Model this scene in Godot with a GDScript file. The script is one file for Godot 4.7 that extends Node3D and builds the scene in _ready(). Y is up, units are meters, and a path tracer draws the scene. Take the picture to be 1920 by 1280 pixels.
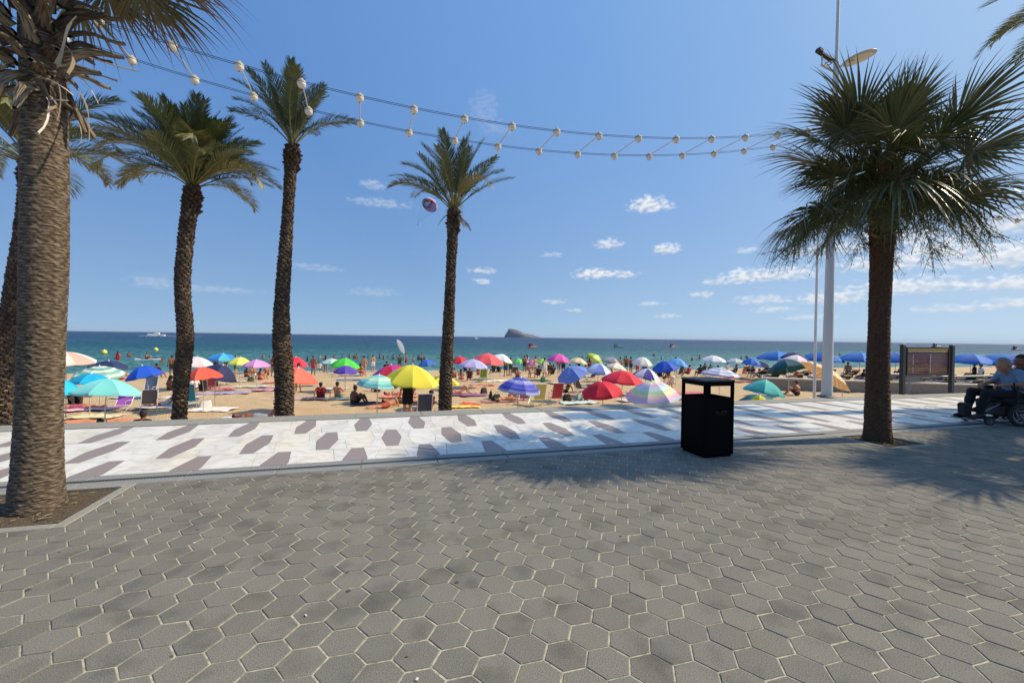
extends Node3D

# A beach promenade: x runs along the paving strip, -z points out to sea, y is up, metres.

class MB:
	var v := PackedVector3Array()
	var n := PackedVector3Array()
	var c := PackedColorArray()
	var uv := PackedVector2Array()
	var ix := PackedInt32Array()
	func tri(a: Vector3, b: Vector3, d: Vector3, col := Color.WHITE) -> void:
		var m := (d - a).cross(b - a).normalized()
		var k := v.size()
		v.append(a); v.append(b); v.append(d)
		for i in 3:
			n.append(m); c.append(col); ix.append(k + i)
		uv.append(Vector2(a.x, a.z)); uv.append(Vector2(b.x, b.z)); uv.append(Vector2(d.x, d.z))
	func out(a: Vector3, b: Vector3, d: Vector3, centre: Vector3, col := Color.WHITE) -> void:
		if (d - a).cross(b - a).dot(a + b + d - centre * 3.0) >= 0.0:
			tri(a, b, d, col)
		else:
			tri(a, d, b, col)
	func quad(a: Vector3, b: Vector3, d: Vector3, e: Vector3, col := Color.WHITE) -> void:
		tri(a, b, d, col); tri(a, d, e, col)
	func quad_out(a: Vector3, b: Vector3, d: Vector3, e: Vector3, centre: Vector3, col := Color.WHITE) -> void:
		out(a, b, d, centre, col); out(a, d, e, centre, col)
	func box(at: Vector3, size: Vector3, turn := Basis.IDENTITY, col := Color.WHITE, bevel := 0.0) -> void:
		var h := size / 2.0
		var b: float = min(bevel, min(h.x, min(h.y, h.z)) * 0.6)
		for axis in 3:
			var u := (axis + 1) % 3
			var w := (axis + 2) % 3
			for s in [-1.0, 1.0]:
				var p := []
				for k in [[-1.0, -1.0], [1.0, -1.0], [1.0, 1.0], [-1.0, 1.0]]:
					var q := Vector3.ZERO
					q[axis] = s * h[axis]
					q[u] = k[0] * (h[u] - b)
					q[w] = k[1] * (h[w] - b)
					p.append(at + turn * q)
				quad_out(p[0], p[1], p[2], p[3], at, col)
			if b > 0.0:
				for s in [-1.0, 1.0]:
					for r in [-1.0, 1.0]:
						var p := []
						for e in [-1.0, 1.0]:
							var q1 := Vector3.ZERO
							q1[axis] = e * (h[axis] - b); q1[u] = s * h[u]; q1[w] = r * (h[w] - b)
							var q2 := Vector3.ZERO
							q2[axis] = e * (h[axis] - b); q2[u] = s * (h[u] - b); q2[w] = r * h[w]
							p.append(at + turn * q1); p.append(at + turn * q2)
						quad_out(p[0], p[1], p[3], p[2], at, col)
		if b > 0.0:
			for sx in [-1.0, 1.0]:
				for sy in [-1.0, 1.0]:
					for sz in [-1.0, 1.0]:
						var s := Vector3(sx, sy, sz)
						out(at + turn * (s * Vector3(h.x, h.y - b, h.z - b)), at + turn * (s * Vector3(h.x - b, h.y, h.z - b)), at + turn * (s * Vector3(h.x - b, h.y - b, h.z)), at, col)
	# a smooth sheet of rows of points; closed joins the last column to the first
	func grid(rows: Array, closed := false, cols: Array = [], col := Color.WHITE, uvs := Vector2.ZERO) -> void:
		var nr := rows.size()
		var nc: int = rows[0].size()
		var k := v.size()
		for i in nr:
			var r: PackedVector3Array = rows[i]
			var r0: PackedVector3Array = rows[max(i - 1, 0)]
			var r1: PackedVector3Array = rows[min(i + 1, nr - 1)]
			for j in nc:
				var ja := j - 1
				var jb := j + 1
				if closed:
					ja = (j + nc - 2) % (nc - 1) if j == 0 else ja
					jb = 1 if j == nc - 1 else jb
				else:
					ja = max(ja, 0); jb = min(jb, nc - 1)
				var m := (r1[j] - r0[j]).cross(r[jb] - r[ja])
				v.append(r[j])
				n.append(m.normalized() if m.length_squared() > 1e-16 else Vector3.UP)
				c.append(cols[i][j] if cols else col)
				uv.append(Vector2(float(j) / (nc - 1) * uvs.x, float(i) / (nr - 1) * uvs.y))
		for i in nr - 1:
			for j in nc - 1:
				var a := k + i * nc + j
				ix.append(a); ix.append(a + 1); ix.append(a + nc)
				ix.append(a + nc); ix.append(a + 1); ix.append(a + nc + 1)
	func tube(pts: Array, radii: Array, sides := 8, col := Color.WHITE, caps := true, uvs := Vector2.ZERO) -> void:
		var rows := []
		var ref := Vector3.RIGHT
		var first: Vector3 = (pts[1] - pts[0]).normalized()
		if abs(first.dot(ref)) > 0.8:
			ref = Vector3.FORWARD
		for i in pts.size():
			var t: Vector3 = (pts[min(i + 1, pts.size() - 1)] - pts[max(i - 1, 0)]).normalized()
			var a := (ref - t * ref.dot(t)).normalized()
			ref = a
			var b := t.cross(a)
			var row := PackedVector3Array()
			for j in sides + 1:
				var f := TAU * j / sides
				row.append(pts[i] + (a * cos(f) + b * sin(f)) * radii[i])
			rows.append(row)
		grid(rows, true, [], col, uvs)
		if caps:
			for e in [0, pts.size() - 1]:
				for j in sides:
					out(pts[e], rows[e][j], rows[e][j + 1], pts[1] if e == 0 else pts[e - 1], col)
	func lathe(at: Vector3, prof: Array, sides := 16, col := Color.WHITE, turn := Basis.IDENTITY) -> void:
		var rows := []
		for p in prof:
			var row := PackedVector3Array()
			for j in sides + 1:
				var f := TAU * j / sides
				row.append(at + turn * Vector3(cos(f) * p.x, p.y, sin(f) * p.x))
			rows.append(row)
		grid(rows, true, [], col)
	# a flat-topped slab over a convex outline in x and z
	func slab(poly: PackedVector2Array, top: float, thick: float, bevel: float, col := Color.WHITE, tilt := Vector2.ZERO) -> void:
		var m := Vector2.ZERO
		for p in poly:
			m += p
		m /= poly.size()
		var mid := Vector3(m.x, top - thick / 2, m.y)
		var a := []
		var b := []
		var d := []
		for p in poly:
			var e := p - m
			var l := e.length()
			var q: Vector2 = m + e * max(0.3, (l - bevel * 1.15) / l)
			a.append(Vector3(q.x, top + tilt.dot(q - m), q.y))
			b.append(Vector3(p.x, top - bevel + tilt.dot(e), p.y))
			d.append(Vector3(p.x, top - thick, p.y))
		for i in range(1, poly.size() - 1):
			out(a[0], a[i], a[i + 1], mid, col)
		for i in poly.size():
			var j := (i + 1) % poly.size()
			if bevel > 0.0:
				quad_out(a[i], a[j], b[j], b[i], mid, col)
			quad_out(b[i], b[j], d[j], d[i], mid, col)
	func mesh() -> ArrayMesh:
		var arr := []
		arr.resize(Mesh.ARRAY_MAX)
		arr[Mesh.ARRAY_VERTEX] = v
		arr[Mesh.ARRAY_NORMAL] = n
		arr[Mesh.ARRAY_COLOR] = c
		arr[Mesh.ARRAY_TEX_UV] = uv
		arr[Mesh.ARRAY_INDEX] = ix
		var m := ArrayMesh.new()
		m.add_surface_from_arrays(Mesh.PRIMITIVE_TRIANGLES, arr)
		return m

var taken := {}
var rng := RandomNumberGenerator.new()
var mats := {}

func numbered(called: String) -> String:
	taken[called] = taken.get(called, -1) + 1
	return called if taken[called] == 0 else "%s_%03d" % [called, taken[called]]

func tag(o: Node3D, label: String, category: String, group := "", kind := "") -> Node3D:
	if label: o.set_meta("label", label)
	if category: o.set_meta("category", category)
	if group: o.set_meta("group", group)
	if kind: o.set_meta("kind", kind)
	return o

func thing(called: String, label: String, category: String, at := Vector3.ZERO, turn := 0.0, group := "") -> Node3D:
	var o := Node3D.new()
	o.name = numbered(called)
	add_child(o)
	o.position = at
	o.rotation.y = deg_to_rad(turn)
	tag(o, label, category, group)
	return o

func part(called: String, m, mat: Material, parent: Node3D, at := Vector3.ZERO) -> MeshInstance3D:
	var o := MeshInstance3D.new()
	var k := 0
	var nm := called
	while parent.has_node(NodePath(nm)):
		k += 1
		nm = "%s_%03d" % [called, k]
	o.name = nm
	o.mesh = m.mesh() if m is MB else m
	o.material_override = mat
	o.position = at
	parent.add_child(o)
	return o

var piece_count := {}
func piece(called: String, m: Mesh, mat: Material, parent: Node3D, at := Vector3.ZERO, turn := Basis.IDENTITY) -> MeshInstance3D:
	var key := "%d/%s" % [parent.get_instance_id(), called]
	piece_count[key] = piece_count.get(key, -1) + 1
	var o := MeshInstance3D.new()
	o.name = called if piece_count[key] == 0 else "%s_%03d" % [called, piece_count[key]]
	o.mesh = m
	o.material_override = mat
	o.transform = Transform3D(turn, at)
	parent.add_child(o)
	return o

func struct(called: String, m, mat: Material, at := Vector3.ZERO) -> MeshInstance3D:
	var o := MeshInstance3D.new()
	o.name = numbered(called)
	o.mesh = m.mesh() if m is MB else m
	o.material_override = mat
	o.position = at
	o.set_meta("kind", "structure")
	add_child(o)
	return o

func lin(hex: String) -> Color:
	return Color(hex).srgb_to_linear()

func mat(hex: String, rough := 0.7, metal := 0.0) -> StandardMaterial3D:
	var key := "%s/%.2f/%.2f" % [hex, rough, metal]
	if not mats.has(key):
		var m := StandardMaterial3D.new()
		m.albedo_color = Color(hex)
		m.roughness = rough
		m.metallic = metal
		mats[key] = m
	return mats[key]

func painted(rough := 0.7) -> StandardMaterial3D:   # takes its colour from the vertices
	var m := StandardMaterial3D.new()
	m.vertex_color_use_as_albedo = true
	m.roughness = rough
	return m

func cloth(hex: String, glow := 0.35) -> StandardMaterial3D:
	var key := "cloth" + hex + str(glow)
	if not mats.has(key):
		var m := StandardMaterial3D.new()
		m.albedo_color = Color(hex)
		m.roughness = 0.85
		if glow > 0.0:
			m.backlight_enabled = true
			m.backlight = Color(glow, glow, glow)
		mats[key] = m
	return mats[key]

func noise_tex(size: int, freq: float, oct: int, stops: Array, seed_: int, type := FastNoiseLite.TYPE_SIMPLEX_SMOOTH, fractal := FastNoiseLite.FRACTAL_FBM) -> NoiseTexture2D:
	var f := FastNoiseLite.new()
	f.seed = seed_
	f.noise_type = type
	f.frequency = freq
	f.fractal_type = fractal
	f.fractal_octaves = oct
	var t := NoiseTexture2D.new()
	t.width = size
	t.height = size
	t.seamless = true
	t.noise = f
	if stops:
		var g := Gradient.new()
		var o := PackedFloat32Array()
		var cs := PackedColorArray()
		for s in stops:
			o.append(s[0])
			cs.append(s[1] if s[1] is Color else Color(s[1], s[1], s[1]))
		g.offsets = o
		g.colors = cs
		t.color_ramp = g
	return t

func world_map(m: StandardMaterial3D, tex: Texture2D, per_metre: float, bump: Texture2D = null, cm := 0.0) -> StandardMaterial3D:
	m.albedo_texture = tex
	m.uv1_triplanar = true
	m.uv1_world_triplanar = true
	m.uv1_scale = Vector3.ONE * per_metre
	if bump:
		m.heightmap_enabled = true
		m.heightmap_texture = bump
		m.heightmap_scale = cm
	return m

# A rounded body as one skin: tapered capsules joined with a smooth minimum and meshed as surface nets.
func blob(bones: Array, cell: float, k: float) -> ArrayMesh:
	var lo := Vector3.ONE * 1e9
	var hi := -lo
	for b in bones:
		var r: float = max(b[2], b[3]) + cell * 2.0 + k
		for p in [b[0], b[1]]:
			lo = lo.min(p - Vector3.ONE * r)
			hi = hi.max(p + Vector3.ONE * r)
	var nx := int((hi.x - lo.x) / cell) + 2
	var ny := int((hi.y - lo.y) / cell) + 2
	var nz := int((hi.z - lo.z) / cell) + 2
	var f := PackedFloat32Array()
	f.resize(nx * ny * nz)
	f.fill(9.0)
	for b in bones:
		var a: Vector3 = b[0]
		var d: Vector3 = b[1] - a
		var l2: float = max(d.length_squared(), 1e-9)
		var ra: float = b[2]
		var rb: float = b[3]
		var rm: float = max(ra, rb) + k + cell * 1.5
		var p0: Vector3 = (a.min(b[1]) - Vector3.ONE * rm - lo) / cell
		var p1: Vector3 = (a.max(b[1]) + Vector3.ONE * rm - lo) / cell
		for x in range(max(0, int(p0.x)), min(nx, int(p1.x) + 1)):
			for y in range(max(0, int(p0.y)), min(ny, int(p1.y) + 1)):
				for z in range(max(0, int(p0.z)), min(nz, int(p1.z) + 1)):
					var p := lo + Vector3(x, y, z) * cell - a
					var t: float = clamp(p.dot(d) / l2, 0.0, 1.0)
					var s := (p - d * t).length() - lerpf(ra, rb, t)
					var i := (x * ny + y) * nz + z
					var e := f[i]
					if e < 8.0:
						var h: float = max(k - abs(s - e), 0.0) / k
						f[i] = min(s, e) - h * h * k * 0.25
					else:
						f[i] = s
	var id := PackedInt32Array()
	id.resize(nx * ny * nz)
	id.fill(-1)
	var mb := MB.new()
	var step := [ny * nz, nz, 1]
	for x in nx - 1:
		for y in ny - 1:
			for z in nz - 1:
				var i := (x * ny + y) * nz + z
				var mask := 0
				for q in 8:
					if f[i + (q & 1) * step[0] + (q >> 1 & 1) * nz + (q >> 2 & 1)] < 0.0:
						mask |= 1 << q
				if mask == 0 or mask == 255:
					continue
				var sum := Vector3.ZERO
				var cnt := 0
				for q in 8:
					for ax in 3:
						var r := q | (1 << ax)
						if r == q or ((mask >> q) & 1) == ((mask >> r) & 1):
							continue
						var fa := f[i + (q & 1) * step[0] + (q >> 1 & 1) * nz + (q >> 2 & 1)]
						var fb := f[i + (r & 1) * step[0] + (r >> 1 & 1) * nz + (r >> 2 & 1)]
						var u := fa / (fa - fb)
						var w := Vector3(q & 1, q >> 1 & 1, q >> 2 & 1)
						w[ax] = u
						sum += w
						cnt += 1
				id[i] = mb.v.size()
				mb.v.append(lo + (Vector3(x, y, z) + sum / cnt) * cell)
				var g := Vector3(f[i + step[0]] - f[i], f[i + nz] - f[i], f[i + 1] - f[i]) + Vector3(f[i + step[0] + nz + 1] - f[i + nz + 1], f[i + step[0] + nz + 1] - f[i + step[0] + 1], f[i + step[0] + nz + 1] - f[i + step[0] + nz])
				mb.n.append(g.normalized())
				mb.c.append(Color.WHITE)
				mb.uv.append(Vector2.ZERO)
	for x in range(1, nx - 1):
		for y in range(1, ny - 1):
			for z in range(1, nz - 1):
				var i := (x * ny + y) * nz + z
				for ax in 3:
					var inside := f[i] < 0.0
					if inside == (f[i + step[ax]] < 0.0):
						continue
					var u: int = step[(ax + 1) % 3]
					var w: int = step[(ax + 2) % 3]
					var a := id[i - u - w]
					var b := id[i - w]
					var c := id[i]
					var d := id[i - u]
					if a < 0 or b < 0 or c < 0 or d < 0:
						continue
					if not inside:
						mb.ix.append_array(PackedInt32Array([a, b, c, a, c, d]))
					else:
						mb.ix.append_array(PackedInt32Array([a, c, b, a, d, c]))
	return mb.mesh()
const PARASOLS := [  # colours; x, ground y, z, radius, rim height, rise, tilt, tilt direction; label
	["8fe6df,7fd9d6", -8.27, -1.75, -16.53, 0.88, 1.4, 0.43, 6, 150, "pale aqua parasol nearest the left palms, its pole in front of the purple chair"],
	["22c4ea,19b4dc", -9.92, -1.75, -17.19, 0.63, 1.4, 0.4, 4, 90, "bright cyan parasol half hidden behind the big left palm trunk"],
	["f6ea20,efe010", 12.08, -1.75, -11.6, 0.23, 1.32, 0.15, 3, 0, "little yellow parasol sticking up over the promenade edge"],
	["rings:cfe8b0,f2e6c0,e6b8d2,c9d0ee,d9f2ea", 8.72, -1.75, -12.73, 0.92, 1.4, 0.51, 10, 300, "pastel ringed parasol in pink, cream and mint left of the bin"],
	["d91a34,e6283e", 7.47, -1.75, -13.95, 0.75, 1.4, 0.39, 12, 300, "red parasol at the front of the red pair, tipped left"],
	["1d6a72,23747c", 12.83, -1.75, -12.41, 0.66, 1.13, 0.25, 8, 280, "dark teal parasol behind the little yellow one, cut by the promenade edge"],
	["rings:3a3fb4,5a66d0,2c3198,aab0e6,8f95dc", 4.76, -1.75, -15.11, 0.82, 1.4, 0.45, 7, 60, "blue banded parasol with white streaks in the middle of the beach"],
	["54c8c0,3fb2ae", 13.64, -1.75, -12.89, 0.69, 1.4, 0.45, 10, 70, "teal parasol right of the bin, above the little yellow one"],
	["f2b9a8,f7ead9", -11.77, -1.77, -20.9, 0.91, 2.12, 0.39, 3, 0, "large salmon and cream striped parasol beside the big left palm"],
	["0fa9d8,14b6e2", -10.84, -1.76, -20.62, 0.64, 1.41, 0.28, 5, 60, "deep cyan parasol between the striped one and the pale aqua one"],
	["rings:8fd6cf,4fa9b6,9fdccf,dff0c0", -0.2, -1.75, -17.72, 0.79, 1.4, 0.36, 6, 50, "teal and mint striped parasol left of the big yellow one"],
	["f2e84a,e6d93c", 1.08, -1.75, -18.1, 1.13, 1.43, 0.69, 6, 60, "biggest yellow parasol, over the person in black"],
	["e85a44,ef6a50", -7.36, -1.77, -21.24, 0.78, 1.42, 0.46, 8, 250, "coral red parasol beside the first date palm, over a dark chair"],
	["f0705c,f47e66", -3.55, -1.75, -20.27, 0.88, 1.4, 0.49, 10, 80, "coral parasol right of the tallest date palm with someone standing under it"],
	["1f57d0,2766e0", -9.96, -1.79, -22.55, 0.71, 1.44, 0.46, 14, 270, "royal blue parasol leaning left, next to the first date palm"],
	["rings:7fb5a5,e8eee2,6da596,eef1e6", -11.98, -1.81, -23.4, 0.91, 1.46, 0.38, 8, 20, "green and white striped parasol with a fringed edge at the left"],
	["e2203c,ea3048", 10.3, -1.75, -17.29, 0.98, 1.4, 0.47, 4, 60, "larger red parasol at the back of the red pair"],
	["efe34e,b8ad35", 2.61, -1.75, -19.74, 0.72, 1.24, 0.29, 8, 90, "smaller yellow parasol cut by the trunk of the rightmost date palm"],
	["262a52,2d3160", -7.26, -1.8, -23.03, 0.78, 1.45, 0.49, 22, 80, "dark navy parasol leaning right behind the coral red one"],
	["d92a4a,c83aa0", 0.39, -1.79, -22.31, 1, 1.44, 0.45, 6, 270, "red and magenta parasol behind the big yellow one"],
	["3b3a94,e4e2ee", 12.52, -1.75, -18.8, 0.72, 1.4, 0.44, 10, 70, "indigo and white parasol behind the red pair"],
	["6d8ad8,7c97e0", 9.44, -1.77, -20.91, 0.86, 1.42, 0.48, 26, 285, "blue parasol tipped up so that its grey underside shows"],
	["2a3566,27315c", -14, -1.89, -28.1, 0.83, 1.54, 0.35, 6, 30, "navy parasol with a pale mark behind the green striped one"],
	["rings:aeb4d2,e8e8f2,9aa0c4,f0f0f6", 18, -1.75, -19.93, 1, 1.4, 0.36, 5, 60, "grey and lilac striped parasol just above the bin top"],
	["8093e0,cfdcf6", 11.65, -1.79, -22.12, 0.8, 1.44, 0.49, 6, 60, "periwinkle and white parasol behind the upper red one"],
	["5b3fb0,6a4cc0", -2.16, -1.87, -27.39, 0.69, 1.25, 0.35, 3, 0, "violet parasol in front of the bright green one"],
	["e69ad6,eaaadc", -7.31, -1.9, -29.25, 0.75, 1.55, 0.33, 3, 0, "pink parasol over a crowded group between two date palms"],
	["17505c,1b5a66", 23.12, -1.76, -20.32, 1.03, 1.67, 0.6, 20, 180, "dark green parasol with a long pole left of the lamp post"],
	["e9e4e6,dcd0d4", -10.93, -1.93, -30.72, 0.93, 1.58, 0.44, 6, 60, "white parasol behind the coral one, right of the first date palm"],
	["4fd63f,62e04c", -2.26, -1.89, -28.22, 0.87, 1.54, 0.47, 6, 60, "bright green parasol standing above the violet one"],
	["e23b50,d8304a", -5.42, -1.92, -30.4, 0.79, 1.57, 0.47, 8, 60, "crimson parasol half hidden behind the tallest date palm"],
	["f1e9d8,ebe0c8", 14.21, -1.83, -24.69, 0.73, 1.48, 0.35, 12, 90, "ivory parasol right of the periwinkle one"],
	["e6ea5a,f3ee8a", -8.8, -1.94, -31.48, 0.7, 1.59, 0.38, 4, 60, "lemon yellow parasol left of the pink one near the water"],
	["c9b6e6,b9bfe8", 5.51, -1.88, -27.53, 0.99, 1.53, 0.44, 4, 60, "lavender parasol in front of the two red ones"],
	["1f55c4,2a63d4", 17.69, -1.82, -24.47, 0.84, 1.47, 0.52, 12, 285, "royal blue parasol behind the bin"],
	["ee5a60,f06a6c", 6.7, -1.89, -28.54, 1.15, 1.74, 0.59, 6, 60, "coral red parasol tallest of the cluster right of the date palm"],
	["3cb7c9,44c0d0", -10.23, -1.98, -33.78, 0.64, 0.43, 0.31, 10, 90, "small low turquoise parasol at the foot of the navy one"],
	["a9d9cf,c7e6dd", -3.42, -1.95, -31.97, 0.72, 1.6, 0.26, 4, 0, "flat pale mint parasol at the water behind the bright green one"],
	["ece8dc,e2dccb", 29.53, -1.82, -23.96, 0.78, 1.47, 0.46, 12, 90, "off white parasol left of the lamp post"],
	["2f86e0,59c7d9", -11.36, -2.03, -36.66, 1, 1.68, 0.4, 4, 60, "half blue, half turquoise parasol near the water"],
	["5a9fe8,69aaf0", 21.06, -1.88, -27.68, 0.8, 1.53, 0.5, 8, 70, "sky blue parasol right behind the royal blue one"],
	["d8283c,e0354a", 5.5, -1.96, -32.58, 0.72, 1.58, 0.43, 3, 0, "dark red parasol just right of the rightmost date palm"],
	["efe0b6,e7d3a0", 14.71, -1.94, -31.42, 0.79, 1.59, 0.36, 8, 80, "cream parasol right of the magenta pink one"],
	["f4f1e8,efe9dc", 19.64, -1.92, -30.04, 0.82, 1.57, 0.47, 12, 0, "white parasol tipped to show its round top by the water"],
	["f0d8d6,f6e8e4", 31.64, -1.86, -26.86, 1.02, 1.73, 0.58, 14, 80, "blush pink parasol behind the dark green one"],
	["3d6cc4,4676cc", 3.29, -2, -35.24, 0.72, 1.26, 0.43, 8, 270, "small blue parasol at the water left of the rightmost date palm"],
	["8d8a96,a9a6b0", 17.61, -1.94, -31.39, 0.8, 1.59, 0.41, 12, 90, "grey parasol behind the periwinkle one"],
	["ea5aa4,d85ac0", 13.9, -1.97, -33.39, 1.06, 1.62, 0.57, 6, 80, "magenta pink parasol in the middle near the water"],
	["20306e,263878", 32.68, -1.88, -27.95, 1.02, 1.98, 0.53, 5, 60, "navy parasol at the back left of the lamp post"],
	["dbeae8,eef4f2", 9.42, -2, -34.91, 0.98, 1.65, 0.49, 14, 80, "white parasol tipped right beside the tall coral one"],
	["3f78d8,4a84e2", 29.75, -1.91, -29.45, 0.7, 1.56, 0.46, 5, 0, "mid blue parasol left of the dark green one"],
	["d6dcdc,c4ccd0", 29.26, -1.93, -30.62, 0.77, 1.58, 0.32, 4, 60, "pale grey parasol right of the wide white one"],
	["f2f4f6,e6eaee", 28.42, -1.96, -32.33, 1.08, 1.67, 0.45, 3, 0, "wide white parasol by the water above the bin"],
	["d9cfec,e2daf2", 32.8, -1.94, -31.39, 0.66, 1.2, 0.37, 4, 0, "pale lilac parasol under the mid blue one"],
	["d9e88a,a8c94e", 18.85, -2.02, -36.46, 0.98, 1.67, 0.51, 38, 80, "lime striped parasol tipped steeply on its side"],
	["5bcac0,68d3c8", 11.9, -2.15, -43.85, 0.72, 0.72, 0.38, 4, 0, "small aqua parasol under the white tipped one"],
	["9ae23a,a6ea50", 15.96, -2.13, -42.66, 0.72, 1.01, 0.43, 10, 70, "small lime parasol left of the magenta one"],
	["2f70c0,3a7cca", 41.42, -2.05, -38.03, 0.96, 1.7, 0.41, 5, 0, "medium blue parasol at the back left of the navy one"],
	["6fd86a,7fe07a", 14.62, -2.2, -47, 0.72, 0.93, 0.43, 4, 0, "small green parasol left of the standing bathers by the water"],
	["e46aa8,ea7ab4", 16.19, -2.19, -46.53, 0.72, 0.71, 0.43, 6, 90, "small rose parasol next to the small lime one"],
]
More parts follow.
